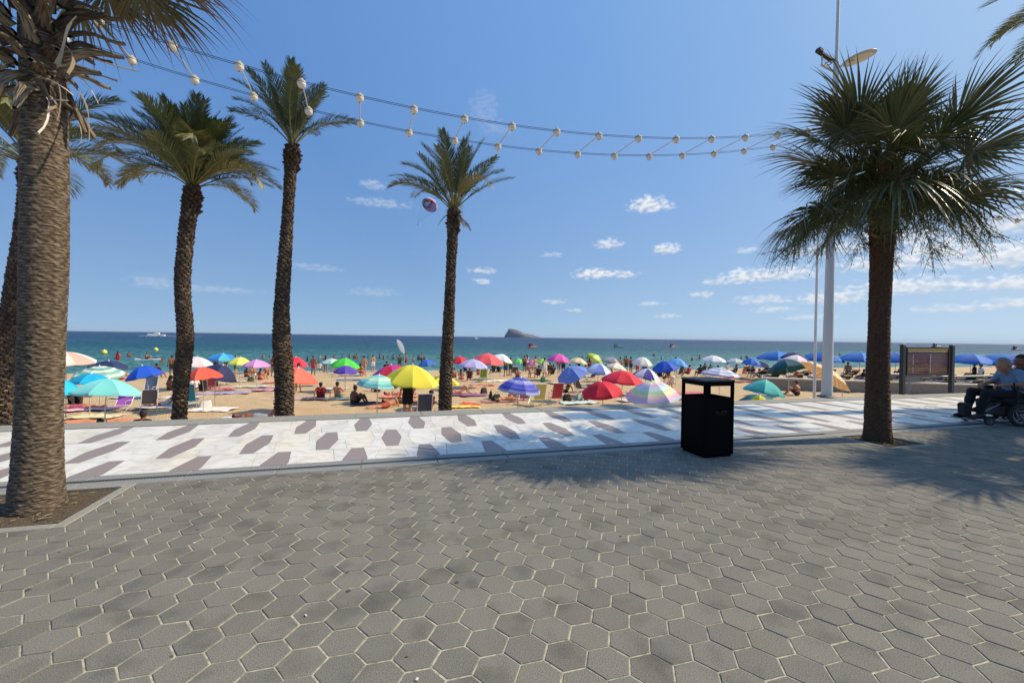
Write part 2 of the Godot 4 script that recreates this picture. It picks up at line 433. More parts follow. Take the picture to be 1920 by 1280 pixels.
const PEOPLE := [  # pose; x, y, z, turn, skin, hair; clothes; label
	["lie", -12.58, -1.8, -22.92, 100, 2, 0, "trunks:b05a6a", "sunbather lying in the shade of the pale aqua parasol"],
	["sit", -13.45, -1.83, -24.43, 40, 3, 0, "shirt:4a1c1c", "person in dark red sitting in the shade under the cyan parasol"],
	["prone", -10, -1.75, -17.73, 190, 1, 4, "trunks:c97a5a", "bald sunbather low behind the promenade edge beside the big palm"],
	["sit", -7.04, -1.75, -15.82, 180, 4, 0, "shirt:241c1c", "person with big dark hair sitting just behind the promenade edge"],
	["prone", -8.3, -1.75, -17.44, 150, 3, 0, "trunks:303848", "dark haired sunbather whose head just clears the promenade edge"],
	["lieknee", -9.5, -1.81, -23.39, 80, 2, 1, "trunks:d8d8d8", "sunbather with bent knees left of the first date palm"],
	["sit", -12.28, -1.93, -30.62, 100, 4, 0, "bikini:5a2a20", "tanned woman sitting on the sand left of the first date palm"],
	["stand", -16.83, -2.13, -42.43, 200, 4, 0, "trunks:3a2a26", "person standing near the water left of the first date palm"],
	["chairsit", -10.18, -1.89, -28.22, 200, 1, 2, "shirt:e9e2da", "person in white seated under the coral red parasol"],
	["sit", -10.33, -1.92, -29.92, 170, 4, 0, "shirt:1c1a1c", "person in black sitting under the coral red parasol"],
	["feetup", -4.62, -1.75, -18.65, 95, 4, 0, "trunks:8f949c", "man in grey shorts lying on a white towel with his shins raised"],
	["sit", -10.96, -2.1, -40.89, 170, 3, 0, "bikini:3a2430", "first sitter from the left under the pink parasol"],
	["chairsit", -9.87, -2.06, -38.51, 190, 2, 1, "trunks:e8e4e0", "seated bather in white second from left under the pink parasol"],
	["sit", -9.23, -2.05, -37.88, 150, 2, 0, "bikini:a83a3a", "bather in red third from left under the pink parasol"],
	["chairsit", -9.02, -2.07, -38.89, 220, 3, 0, "trunks:5a3038", "seated bather in maroon right under the pink parasol"],
	["stand", -9.03, -2.1, -41.17, 170, 3, 1, "bikini:7a3050", "woman standing beside the tallest date palm near the water"],
	["stand", -15.92, -2.36, -52.2, 30, 2, 1, "shirt:f0c818", "child in a yellow shirt standing by the water"],
	["stand", -12, -2.11, -41.67, 90, 2, 0, "trunks:2f6a58", "man in green trunks standing behind the yellow parasol"],
	["stand", -4.85, -1.89, -28.25, 180, 3, 0, "trunks:c84a3a", "person standing under the coral parasol with only the legs showing"],
	["stand", -6.02, -2.12, -41.97, 175, 4, 1, "trunks:c23a48", "man in red trunks standing with his back turned at the water"],
	["sitback", -3.18, -1.83, -24.82, 185, 3, 0, "shirt:8a2030", "woman in a dark red top sitting with her back turned"],
	["sitback", -2.32, -1.83, -24.84, 170, 2, 0, "trunks:3f8f8c", "man in teal trunks sitting with his back turned"],
	["sit", -1.37, -1.79, -22.12, 120, 5, 0, "trunks:221a1a", "dark child sitting on the sand beside a long shadow"],
	["prone", 0.12, -1.76, -20.72, 300, 2, 0, "trunks:b0503c", "sunburnt sunbather lying with a dark bun of hair"],
	["sit", -0.37, -1.87, -27.33, 200, 3, 0, "shirt:d83440", "person in bright red sitting under the teal striped parasol"],
	["lie", 0.83, -1.84, -25.17, 85, 2, 0, "bikini:e07a68", "sunbather in salmon lying left of the person in black"],
	["lie", 0.78, -1.78, -21.84, 95, 3, 1, "trunks:6a4436", "tanned sunbather lying behind the person in black"],
	["stand", 0.92, -1.75, -17.64, 190, 2, 0, "dress:0d0c10", "person in black standing under the biggest yellow parasol"],
	["chairsit", 1.73, -1.75, -17.82, 230, 4, 0, "shirt:5a2430", "person in maroon seated in the shade of the biggest yellow parasol"],
	["lieknee", 4.33, -1.84, -25.51, 95, 2, 0, "bikini:d08070", "sunbather with bent knees right of the rightmost date palm"],
	["chairsit", 6.46, -1.98, -33.64, 175, 4, 0, "shirt:5c1c24", "person in maroon with a dark head seated under the lavender parasol"],
	["sit", 6.06, -2.01, -35.26, 160, 2, 0, "bikini:b06050", "bather sitting next to the date palm under the red parasol"],
	["sit", 5.89, -2.04, -37.56, 190, 3, 1, "trunks:704030", "bather half behind the date palm trunk"],
	["stand", 11.44, -2.07, -39.24, 170, 3, 0, "trunks:2a4a3a", "man standing right of the small aqua parasol"],
	["stand", 14.47, -2.16, -44.32, 190, 4, 0, "trunks:1e2430", "dark standing man taller than the white bikini woman by the water"],
	["stand", 15.66, -2.2, -47.01, 200, 2, 0, "bikini:f2eee6", "woman in a white bikini standing by the water"],
	["stand", 13.96, -2.03, -36.84, 185, 3, 0, "wrap:e8e4dc", "person wrapped in a white towel below the small lime parasol"],
	["bend", 12.41, -2.03, -36.49, 90, 2, 1, "bikini:c85040", "sunburnt woman bending over beside the dark standing man"],
	["chairsit", 12.97, -2.01, -35.79, 180, 3, 0, "shirt:2a2030", "person in dark clothes seated right of the sunburnt woman"],
	["chairsit", 14.93, -2.04, -37.34, 190, 4, 0, "shirt:3a2c20", "person in brown seated left of the tipped blue parasol"],
	["lie", 6.14, -1.78, -21.7, 95, 2, 0, "trunks:a8704a", "sunbather lying in the shade of the blue banded parasol"],
	["sit", 6.87, -1.79, -21.98, 260, 1, 0, "bikini:d89a60", "person sitting under the blue banded parasol beside the maroon chair"],
	["sitback", 10.83, -1.83, -24.76, 250, 4, 0, "bikini:2a1c1c", "dark haired woman sitting right of the red chair"],
	["chairsit", 18.59, -2.01, -35.48, 190, 5, 0, "shirt:1c2034", "person in dark clothes seated under the periwinkle parasol"],
	["stand", 24.92, -2.09, -40.25, 190, 4, 0, "trunks:3a2a24", "tanned man standing right of the ivory parasol"],
	["stand", 25.87, -2.13, -42.75, 170, 4, 0, "trunks:503020", "tanned man standing just left of his companion behind the red parasols"],
	["stand", 23.82, -2.04, -37.32, 180, 2, 3, "trunks:c04030", "sunburnt man with his back turned behind the red parasols"],
	["bend", 18.01, -1.82, -24.27, 270, 1, 0, "trunks:ece4dc", "pale person bending down left of the bin"],
	["chairsit", 25.64, -2, -34.97, 180, 4, 0, "shirt:6a2c20", "person in rust red seated under the royal blue parasol"],
	["stand", 58.38, -3.29, -84.9, 160, 3, 0, "trunks:203038", "bather standing in the shallows right of the white round parasol"],
	["chairsit", 28.06, -2.01, -35.26, 200, 2, 0, "shirt:a84050", "person in pink red seated left of the bin under the sky blue parasol"],
	["chairsit", 29.25, -2, -35.07, 170, 4, 0, "shirt:20243a", "person in navy seated directly above the bin"],
	["chairsit", 34.04, -1.98, -33.59, 160, 3, 0, "shirt:8a2c3a", "person in crimson seated right of the tall orange chair"],
	["sit", 34.28, -1.97, -32.9, 190, 4, 0, "shirt:1e1a1e", "person in black sitting behind the teal parasol"],
	["sit", 24.3, -1.76, -20.54, 200, 3, 0, "trunks:2c2434", "tanned man sitting on the sand left of the lamp post"],
	["sit", 17.54, -1.75, -14.11, 200, 1, 3, "cap:23282c", "person in a white cap sitting right beside the lamp post"],
	["chairsit", 31.3, -2.02, -36.15, 180, 3, 1, "shirt:38404a", "person in grey seated above the bin right of the navy one"],
	["sit", 12, -1.75, -14.7, 170, 4, 0, "shirt:c87070", "dark haired person seen through the left opening of the bin"],
	["sit", 13.62, -1.75, -15.26, 190, 3, 0, "shirt:e0e4e0", "person in white seen through the right opening of the bin"],
	["sit", 11.78, -2.16, -44.68, 180, 4, 0, "shirt:241e2c", "person in dark clothes sitting below the white tipped parasol"],
	["stand", 19.68, -2.12, -41.85, 180, 4, 0, "trunks:3c2820", "dark tanned man standing under the cream parasol"],
	["stand", 17.57, -2.12, -42.16, 200, 4, 1, "bikini:8c3a50", "woman standing under the magenta pink parasol"],
	["stand", -1.72, -2.11, -41.3, 175, 2, 0, "trunks:b89078", "fair man standing at the water right of the bright green parasol"],
	["stand", -1.05, -2.18, -45.64, 190, 2, 1, "trunks:dfe6ea", "man in white trunks standing at the water right of the fair man"],
	["stand", 1.84, -2.44, -54.82, 180, 3, 0, "trunks:7a4a3a", "bather standing left of the pair behind the biggest yellow parasol"],
	["stand", 2.53, -2.43, -54.71, 170, 2, 0, "trunks:c04034", "bather in red standing behind the biggest yellow parasol"],
	["stand", 4.99, -2.63, -61.31, 90, 3, 0, "trunks:26303c", "bather standing just left of the small blue parasol"],
	["stand", -34.01, -2.9, -70.25, 200, 2, 0, "dress:b02438", "person in red standing in the shallows at the left"],
	["chairsit", 7.77, -2.13, -42.76, 170, 3, 0, "shirt:2c2434", "seated person in dark purple in the crowd by the dark red parasol"],
	["sit", 8.61, -2.09, -40.39, 150, 2, 1, "bikini:b04a50", "woman in a red bikini sitting in the crowd by the lavender parasol"],
	["chairsit", 10.37, -2.11, -41.59, 190, 4, 0, "shirt:1f2a33", "seated person in slate in the crowd by the coral red parasol"],
	["stand", 10.64, -2.05, -38.04, 180, 3, 0, "trunks:27505a", "man in teal trunks standing in the crowd by the white parasol"],
	["sit", 11.33, -2.03, -36.65, 160, 3, 1, "trunks:5a4030", "sitting man in brown trunks in the crowd by the blue banded parasol"],
	["stand", 14.82, -2.11, -41.72, 200, 2, 0, "trunks:c8c4bc", "man in pale trunks standing in the crowd by the blue banded parasol"],
	["chairsit", 16.25, -2.11, -41.52, 180, 3, 0, "shirt:603038", "seated person in wine red in the crowd by the magenta pink parasol"],
	["stand", 17.06, -2.08, -39.84, 170, 4, 0, "trunks:1f1f28", "man in black trunks standing in the crowd by the blue parasol"],
	["chairsit", 16.43, -2.04, -37.12, 200, 2, 1, "bikini:d86a58", "woman in coral sitting back in the crowd by the blue parasol"],
	["chairsit", 18.56, -2.05, -38.15, 190, 3, 0, "trunks:303a50", "seated man in navy trunks in the crowd by the blue parasol"],
	["stand", 20.44, -2.1, -40.91, 170, 3, 0, "bikini:3a2028", "woman in a dark bikini standing in the crowd by the periwinkle and white parasol"],
	["chairsit", 20.98, -2.06, -38.5, 180, 4, 0, "shirt:26242c", "seated person in charcoal in the crowd by the periwinkle and white parasol"],
	["sit", 20.2, -2.02, -35.85, 200, 2, 0, "bikini:e0a090", "woman in peach sitting in the crowd by the ivory parasol"],
	["stand", 23.77, -2.09, -40.43, 190, 3, 0, "trunks:7a2a2c", "man in maroon trunks standing in the crowd by the ivory parasol"],
	["chairsit", 25.42, -2.06, -38.57, 170, 3, 1, "shirt:4a4450", "seated person in grey violet in the crowd by the indigo and white parasol"],
	["sit", 25.28, -2.01, -35.7, 180, 4, 0, "shirt:2c1f1c", "sitting person in dark brown in the crowd by the royal blue parasol"],
	["stand", 28.8, -2.05, -38.07, 180, 3, 0, "trunks:d8d4c8", "man in white trunks standing in the crowd by the sky blue parasol"],
	["chairsit", 31.47, -2.09, -40.16, 190, 2, 0, "bikini:b8485a", "woman in pink sitting back in the crowd by the sky blue parasol"],
	["chairsit", 33.12, -2.07, -39.06, 180, 3, 0, "shirt:2a3440", "seated person in blue grey in the crowd by the wide white parasol"],
	["sit", 34.12, -2.05, -38.07, 170, 4, 0, "trunks:3a2a28", "dark sitting man in the crowd by the grey and lilac striped parasol"],
	["chairsit", 36.43, -2.08, -39.46, 190, 2, 1, "shirt:d0ccc8", "seated person in pale grey in the crowd by the grey and lilac striped parasol"],
	["chairsit", 34.04, -2.01, -35.72, 200, 3, 0, "shirt:2c2030", "seated person in plum in the crowd by the pale grey parasol"],
	["stand", 37.49, -2.04, -37.58, 170, 3, 0, "trunks:28404a", "man in blue green trunks standing in the crowd by the mid blue parasol"],
	["chairsit", 36.76, -1.99, -34.58, 180, 4, 0, "shirt:181a20", "seated person all in black in the crowd by the pale lilac parasol"],
	["sit", 39.08, -2.01, -35.71, 190, 2, 0, "bikini:c05048", "woman in brick red sitting in the crowd by the medium blue parasol"],
	["stand", -5.33, -2.16, -44.68, 180, 3, 0, "bikini:203038", "woman in a dark teal bikini standing in the crowd by the flat pale mint parasol"],
	["chairsit", -6.11, -2.19, -46.35, 170, 3, 1, "shirt:e0dcd4", "seated person in cream in the crowd by the flat pale mint parasol"],
	["chairsit", -4.13, -2.14, -43.04, 180, 4, 0, "shirt:2a2a30", "seated person in graphite in the crowd by the violet parasol"],
	["sit", -2.59, -2.12, -42.12, 190, 3, 0, "trunks:604038", "sitting man in russet trunks in the crowd by the violet parasol"],
	["chairsit", -1.97, -2.1, -40.69, 170, 2, 0, "bikini:8a3848", "woman in berry red sitting in the crowd by the violet parasol"],
	["chairsit", 0.23, -2.15, -43.86, 190, 3, 0, "shirt:382838", "seated person in aubergine in the crowd by the red and magenta parasol"],
	["stand", -14.62, -2.17, -45.32, 170, 3, 0, "trunks:204060", "man in blue trunks standing in the crowd by the dark navy parasol"],
	["sit", -14.1, -2.13, -42.6, 180, 2, 1, "bikini:d0685a", "woman in orange red sitting in the crowd by the dark navy parasol"],
	["chairsit", -17.11, -2.1, -40.8, 170, 3, 0, "shirt:28303a", "seated person in steel grey in the crowd by the royal blue parasol"],
	["chairsit", -20.13, -2.06, -38.34, 160, 3, 0, "trunks:2c2c34", "seated man in dark trunks in the crowd by the deep cyan parasol"],
	["sit", -18.87, -2.08, -39.53, 180, 2, 0, "bikini:c05a5a", "woman in dusty red sitting in the crowd by the navy parasol"],
	["stand", -7.92, -2.11, -41.63, 190, 4, 0, "trunks:6a2a2a", "man in oxblood trunks standing in the crowd by the coral parasol"],
]
const BATHERS := [
	[-37.94, -2.2, -81.32, "bather in the sea beyond the royal blue parasol, first of 3 from the left"],
	[-25.62, -2.2, -61.96, "bather in the sea beyond the royal blue parasol, second of 3 from the left"],
	[49.13, -2.2, -69.13, "bather in the sea beyond the royal blue parasol, third of 3 from the left"],
	[-18.22, -2.2, -76.46, "bather in the sea beyond the pink parasol, left of two"],
	[-16.57, -2.2, -73.19, "bather in the sea beyond the pink parasol, right of two"],
	[-14.92, -2.2, -70.16, "bather in the sea beyond the crimson parasol"],
	[-10.42, -2.2, -67.27, "bather in the sea beyond the coral parasol"],
	[-9.74, -2.2, -74.82, "bather in the sea beyond the flat pale mint parasol, first of 3 from the left"],
	[-8.04, -2.2, -67.2, "bather in the sea beyond the flat pale mint parasol, second of 3 from the left"],
	[-7.19, -2.2, -70.04, "bather in the sea beyond the flat pale mint parasol, third of 3 from the left"],
	[-6.49, -2.2, -74.83, "bather in the sea beyond the bright green parasol"],
	[-5.49, -2.2, -76.6, "bather in the sea beyond the violet parasol, first of 4 from the left"],
	[-4.52, -2.2, -73.15, "bather in the sea beyond the violet parasol, second of 4 from the left"],
	[-4.11, -2.2, -71.53, "bather in the sea beyond the violet parasol, third of 4 from the left"],
	[-2.49, -2.2, -74.85, "bather in the sea beyond the violet parasol, fourth of 4 from the left"],
	[-1.59, -2.2, -71.51, "bather in the sea beyond the teal and mint striped parasol"],
	[-0.64, -2.2, -73.14, "bather in the sea beyond the red and magenta parasol, first of 4 from the left"],
	[-0.06, -2.2, -69.92, "bather in the sea beyond the red and magenta parasol, second of 4 from the left"],
	[0.61, -2.2, -74.86, "bather in the sea beyond the red and magenta parasol, third of 4 from the left"],
	[1.4, -2.2, -71.48, "bather in the sea beyond the red and magenta parasol, fourth of 4 from the left"],
	[4.25, -2.2, -66.86, "bather in the sea beyond the biggest yellow parasol, first of 3 from the left"],
	[5.26, -2.2, -69.84, "bather in the sea beyond the biggest yellow parasol, second of 3 from the left"],
	[6.23, -2.2, -71.43, "bather in the sea beyond the biggest yellow parasol, third of 3 from the left"],
	[26.51, -2.2, -73.05, "bather in the sea beyond the magenta pink parasol"],
	[35.04, -2.2, -73.02, "bather in the sea beyond the cream parasol"],
	[35.19, -2.2, -71.15, "bather in the sea beyond the lime striped parasol"],
	[38.81, -2.2, -65.9, "bather in the sea beyond the ivory parasol, left of two"],
	[40.5, -2.2, -67.53, "bather in the sea beyond the ivory parasol, right of two"],
	[54.36, -2.2, -67.22, "bather in the sea beyond the sky blue parasol"],
	[59.07, -2.2, -70.92, "bather in the sea beyond the wide white parasol, left of two"],
	[63.06, -2.2, -72.93, "bather in the sea beyond the wide white parasol, right of two"],
	[68.99, -2.2, -70.82, "bather in the sea beyond the pale grey parasol"],
	[74.59, -2.2, -75.13, "bather in the sea beyond the mid blue parasol"],
	[121.58, -2.2, -90.1, "bather in the sea beyond the off white parasol, left of two"],
	[115.56, -2.2, -83.57, "bather in the sea beyond the off white parasol, right of two"],
]
const SEATS := [  # kind; x, y, z, turn; colour; label
	["low", -10.42, -1.78, -21.69, 0, "a45ac0", "purple canvas beach chair facing the promenade at the left"],
	["low", -9.45, -1.78, -21.75, 20, "2a2226", "black striped beach chair left of the first date palm"],
	["tall", -11.61, -1.86, -26.61, 0, "4a5f7c", "slate blue high backed chair left of the first date palm"],
	["tall", -8.14, -1.79, -22.24, 185, "1f7f9c", "teal beach chair with a white frame right of the first date palm"],
	["low", -11.14, -1.95, -32, 200, "17161a", "black chair under the coral red parasol"],
	["tall", -9.49, -1.9, -29.17, 185, "9a3a34", "small red brown chair right of the coral red parasol"],
	["low", 6.56, -1.76, -20.2, 330, "8a4050", "maroon beach chair under the blue banded parasol"],
	["tall", 7.08, -1.75, -19.57, 180, "c9bf62", "yellow striped beach chair beside the red one"],
	["tall", 8.08, -1.75, -19.87, 182, "b0202c", "tall red beach chair seen from behind"],
	["tall", 7.38, -1.97, -32.99, 180, "7a9a20", "olive green beach chair under the tall coral parasol"],
	["tall", 33.05, -1.98, -33.76, 180, "e0661c", "tall orange chair right of the striped lilac parasol"],
	["tall", 30.17, -1.85, -26.07, 185, "c84a26", "orange chair under the dark green parasol"],
	["tall", 26.18, -1.99, -34.22, 190, "1f4f48", "dark green tall chair under the sky blue parasol"],
	["low", 30.22, -2, -34.9, 180, "1c2036", "navy low chair directly above the bin"],
	["tall", 1.51, -1.75, -17.05, 180, "2c3550", "dark navy chair in the shade of the biggest yellow parasol"],
	["low", 16.81, -1.97, -33.41, 200, "2a3a78", "blue low chair under the periwinkle parasol"],
	["low", 11.86, -1.83, -24.86, 120, "1e1c20", "black folded chair right of the dark haired woman"],
	["low", 11.79, -2.08, -39.89, 190, "3a3348", "dark chair below the small aqua parasol"],
	["low", 16.88, -2.04, -37.05, 170, "4c4a52", "grey chair in the shade of the tipped blue parasol"],
	["low", -3.36, -2.1, -40.91, 185, "c8c0d0", "pale chair under the violet parasol"],
	["tall", -3.96, -2.09, -40.37, 190, "d8a0a8", "pink chair left under the violet parasol"],
	["bag", 0.87, -1.75, -17.87, 0, "e8e4da", "white bag standing at the feet of the person in black"],
	["bag", 2.01, -1.75, -17.11, 0, "d8d4cc", "pale bag beside the foot of the rightmost date palm"],
	["bag", 5.66, -1.84, -24.97, 30, "1e2a24", "dark green rucksack leaning left of the blue banded parasol"],
	["bag", 5.59, -1.8, -22.92, 80, "17201c", "black holdall second in the row by the blue banded parasol"],
	["bag", 5.58, -1.78, -21.61, 10, "22302c", "dark bag third in the row by the blue banded parasol"],
	["bag", 9.15, -1.76, -20.81, 0, "2a2620", "small dark bag right of the red chair"],
	["bag", 9.85, -1.77, -20.89, 40, "8fa8a4", "grey green bag on the pale towel right of the red chair"],
	["bag", 10.24, -1.77, -20.8, 60, "3a3a2a", "brown bag next to the grey green one"],
	["bag", -7.5, -1.79, -22.08, 20, "dcdcd8", "white beach bag right of the teal chair"],
	["bag", -6.08, -1.9, -29.08, 0, "c8ccd4", "pale grey bag left of the tallest date palm"],
	["bag", 16.98, -1.75, -13.96, 0, "26302c", "black and white striped rucksack left of the lamp post"],
	["bag", 12.06, -1.96, -32.18, 0, "1f7a5e", "round green bag below the person in the white towel"],
	["bag", -9.36, -2.02, -35.98, 0, "5a5440", "khaki bag below the pink parasol"],
]
const TOWELS := [  # x, y, z, length, width, turn; colour; label
	[-11.94, -1.76, -22.58, 1.8, 0.9, 100, "e8b8cc", "pink towel under the pale aqua parasol"],
	[-10.57, -1.73, -20.45, 1.6, 0.9, 80, "e8dcae", "cream towel at the left behind the promenade edge"],
	[-9.95, -1.72, -19.12, 2.2, 0.9, 85, "e88a60", "orange towel by the promenade edge at the left"],
	[-9.41, -1.77, -22.65, 1.7, 0.8, 90, "d9d4d8", "pale towel left of the first date palm"],
	[-8.67, -1.86, -28.18, 2.6, 1.1, 95, "b8a6c4", "lilac patterned towel right of the coral red parasol"],
	[-9.75, -1.9, -30.78, 1.6, 0.9, 90, "e07a80", "rose towel beside the small red brown chair"],
	[-7.1, -1.75, -21.5, 1.8, 1.1, 80, "eeece4", "crumpled white towel right of the teal chair"],
	[-4.75, -1.73, -18.87, 2.4, 1, 93, "f0f0f2", "white towel under the man in grey shorts"],
	[-8.28, -1.92, -31.85, 2, 0.9, 90, "dcd8d0", "off white towel below the pink parasol"],
	[-6.82, -1.88, -29.55, 1.6, 0.8, 95, "eea8c8", "pink towel left of the tallest date palm"],
	[-3.02, -1.79, -24.3, 1.9, 0.9, 80, "5a4a58", "dark striped towel under the woman in the dark red top"],
	[-2.2, -1.79, -24.12, 1.5, 0.8, 90, "7f8f88", "grey green towel under the man in teal trunks"],
	[-3.13, -1.88, -29.46, 1.8, 0.8, 90, "dcdce6", "pale towel behind the two seated bathers"],
	[-0.46, -1.75, -21.89, 2, 0.9, 92, "23263a", "navy mat beside the dark child"],
	[0.81, -1.8, -24.42, 2, 0.9, 88, "e88a74", "salmon towel under the sunbather in salmon"],
	[4.38, -1.8, -24.69, 1.7, 0.8, 92, "7a4a68", "plum towel under the sunbather right of the date palm"],
	[4.98, -1.79, -24.29, 1.6, 0.8, 95, "a86a94", "mauve towel right of the plum one"],
	[3.54, -1.72, -19.93, 1.6, 0.7, 80, "f0d86a", "yellow and white towel right of the date palm by the promenade edge"],
	[4.02, -1.74, -20.73, 1, 0.7, 60, "ee5a3a", "bright orange towel beside the yellow and white one"],
	[5.68, -1.75, -21.55, 2, 0.9, 95, "b07a70", "dusty pink towel under the blue banded parasol"],
	[9.49, -1.73, -20.12, 2, 0.9, 92, "cfe0dc", "pale mint towel right of the red chair"],
	[10.58, -1.78, -23.39, 1.9, 0.8, 90, "c89a84", "tan towel right of the dark haired woman"],
	[8.77, -1.95, -33.4, 2.4, 0.9, 92, "f0ece0", "white towel on the open sand left of the middle"],
	[18.1, -1.77, -22.71, 2.2, 1, 90, "d8747c", "rose towel behind the bin"],
	[30.48, -1.93, -32.48, 3, 1, 90, "b04038", "brick red mat below the tall orange chair"],
	[-2.75, -2.08, -41.7, 2, 0.9, 90, "e4e0dc", "white mat below the violet parasol"],
	[13.06, -1.73, -20.41, 2.2, 1, 95, "d8c8cc", "pale pink towel under the pastel ringed parasol"],
	[-9.94, -1.99, -36.18, 1.8, 0.9, 92, "d8c8b8", "sand coloured towel on the sand near the lemon yellow parasol"],
	[-7.27, -1.96, -34.4, 1.8, 0.9, 88, "c05a50", "tomato red towel on the sand near the coral parasol"],
	[-2.59, -1.99, -36.37, 1.9, 0.9, 90, "7a90b8", "faded blue towel on the sand near the violet parasol"],
	[-1.06, -1.93, -32.42, 1.8, 0.8, 94, "e0c8d0", "pale rose towel on the sand near the teal and mint striped parasol"],
	[6.75, -1.89, -30.15, 1.8, 0.9, 88, "d08070", "terracotta towel on the sand near the coral red parasol"],
	[10.32, -1.88, -29.47, 1.8, 0.9, 94, "70a0a0", "sea green towel on the sand near the blue banded parasol"],
	[13.11, -1.9, -30.68, 1.9, 0.9, 90, "d8d0c0", "stone coloured towel on the sand near the blue parasol"],
	[14.57, -1.87, -28.69, 1.8, 0.9, 86, "4a4a60", "dark slate towel on the sand near the periwinkle and white parasol"],
	[17.53, -1.9, -30.85, 1.8, 0.8, 92, "b07868", "clay coloured towel on the sand near the larger red parasol"],
	[21.06, -1.88, -29.25, 1.8, 0.9, 88, "c8a0b0", "dusty pink towel on the sand near the royal blue parasol"],
	[24.59, -1.88, -29.59, 2.2, 0.9, 90, "e0d8cc", "eggshell towel on the sand near the grey and lilac striped parasol"],
	[28.69, -1.87, -28.85, 2, 0.9, 92, "a84a44", "rust red towel on the sand near the mid blue parasol"],
	[-10.07, -1.83, -26.47, 1.8, 0.9, 94, "e0d0c4", "shell coloured towel on the sand near the coral red parasol"],
	[-12.36, -1.84, -26.95, 1.7, 0.9, 86, "cfd4dc", "ice grey towel on the sand near the royal blue parasol"],
	[-4.45, -1.8, -24.59, 1.7, 0.8, 92, "c9a0a0", "old rose towel on the sand near the coral parasol"],
	[1.64, -1.75, -21.43, 1.8, 0.9, 90, "38384a", "ink blue towel on the sand near the biggest yellow parasol"],
	[15.44, -1.78, -23.56, 1.9, 0.9, 92, "e8e0d4", "bone white towel on the sand near the indigo and white parasol"],
	[12.75, -1.76, -22.41, 1.6, 0.8, 88, "58485a", "dark plum towel on the sand near the red parasol"],
]
const SEA_Y := -2.2
const TO_SUN := Vector3(1.0, 0.90, 0.10)

func sand_y(x: float, z: float) -> float:
	var d := -z
	var y := -1.75
	if d > 20.0: y = -1.75 - 0.45 * (min(d, 47.0) - 20.0) / 27.0
	if d > 47.0: y -= (d - 47.0) * 0.03
	return y

func _ready() -> void:
	rng.seed = 7
	var cam := Camera3D.new()
	cam.name = "camera"
	cam.position = Vector3(0, 1.55, 0)
	cam.rotation_degrees = Vector3(-0.57, -16.4, 0.82)
	cam.fov = 76.283
	cam.near = 0.05
	cam.far = 40000.0
	add_child(cam)
	cam.current = true
	var env := Environment.new()
	env.background_mode = Environment.BG_SKY
	env.tonemap_mode = Environment.TONE_MAPPER_LINEAR
	env.tonemap_exposure = 0.97
	env.sdfgi_enabled = true
	env.ssao_enabled = true
	env.ssil_enabled = true
	var sky := Sky.new()
	var pano := PanoramaSkyMaterial.new()
	pano.panorama = sky_picture()
	sky.sky_material = pano
	env.fog_enabled = true
	env.fog_density = 0.00003
	env.fog_light_color = Color(0.86, 0.91, 0.97)
	env.sky = sky
	var we := WorldEnvironment.new()
	we.name = "world"
	we.environment = env
	add_child(we)
	var sun := DirectionalLight3D.new()
	sun.name = "sun"
	sun.light_color = Color(1.0, 0.93, 0.80)
	sun.light_energy = 1.6
	sun.light_angular_distance = 0.5
	sun.shadow_enabled = true
	sun.look_at_from_position(TO_SUN.normalized() * 50.0, Vector3.ZERO)
	add_child(sun)

	build_ground()
	build_promenade()
	build_sand()
	build_sea()
	build_palms()
	build_street()
	build_beach()
	build_far()
	build_people_near()

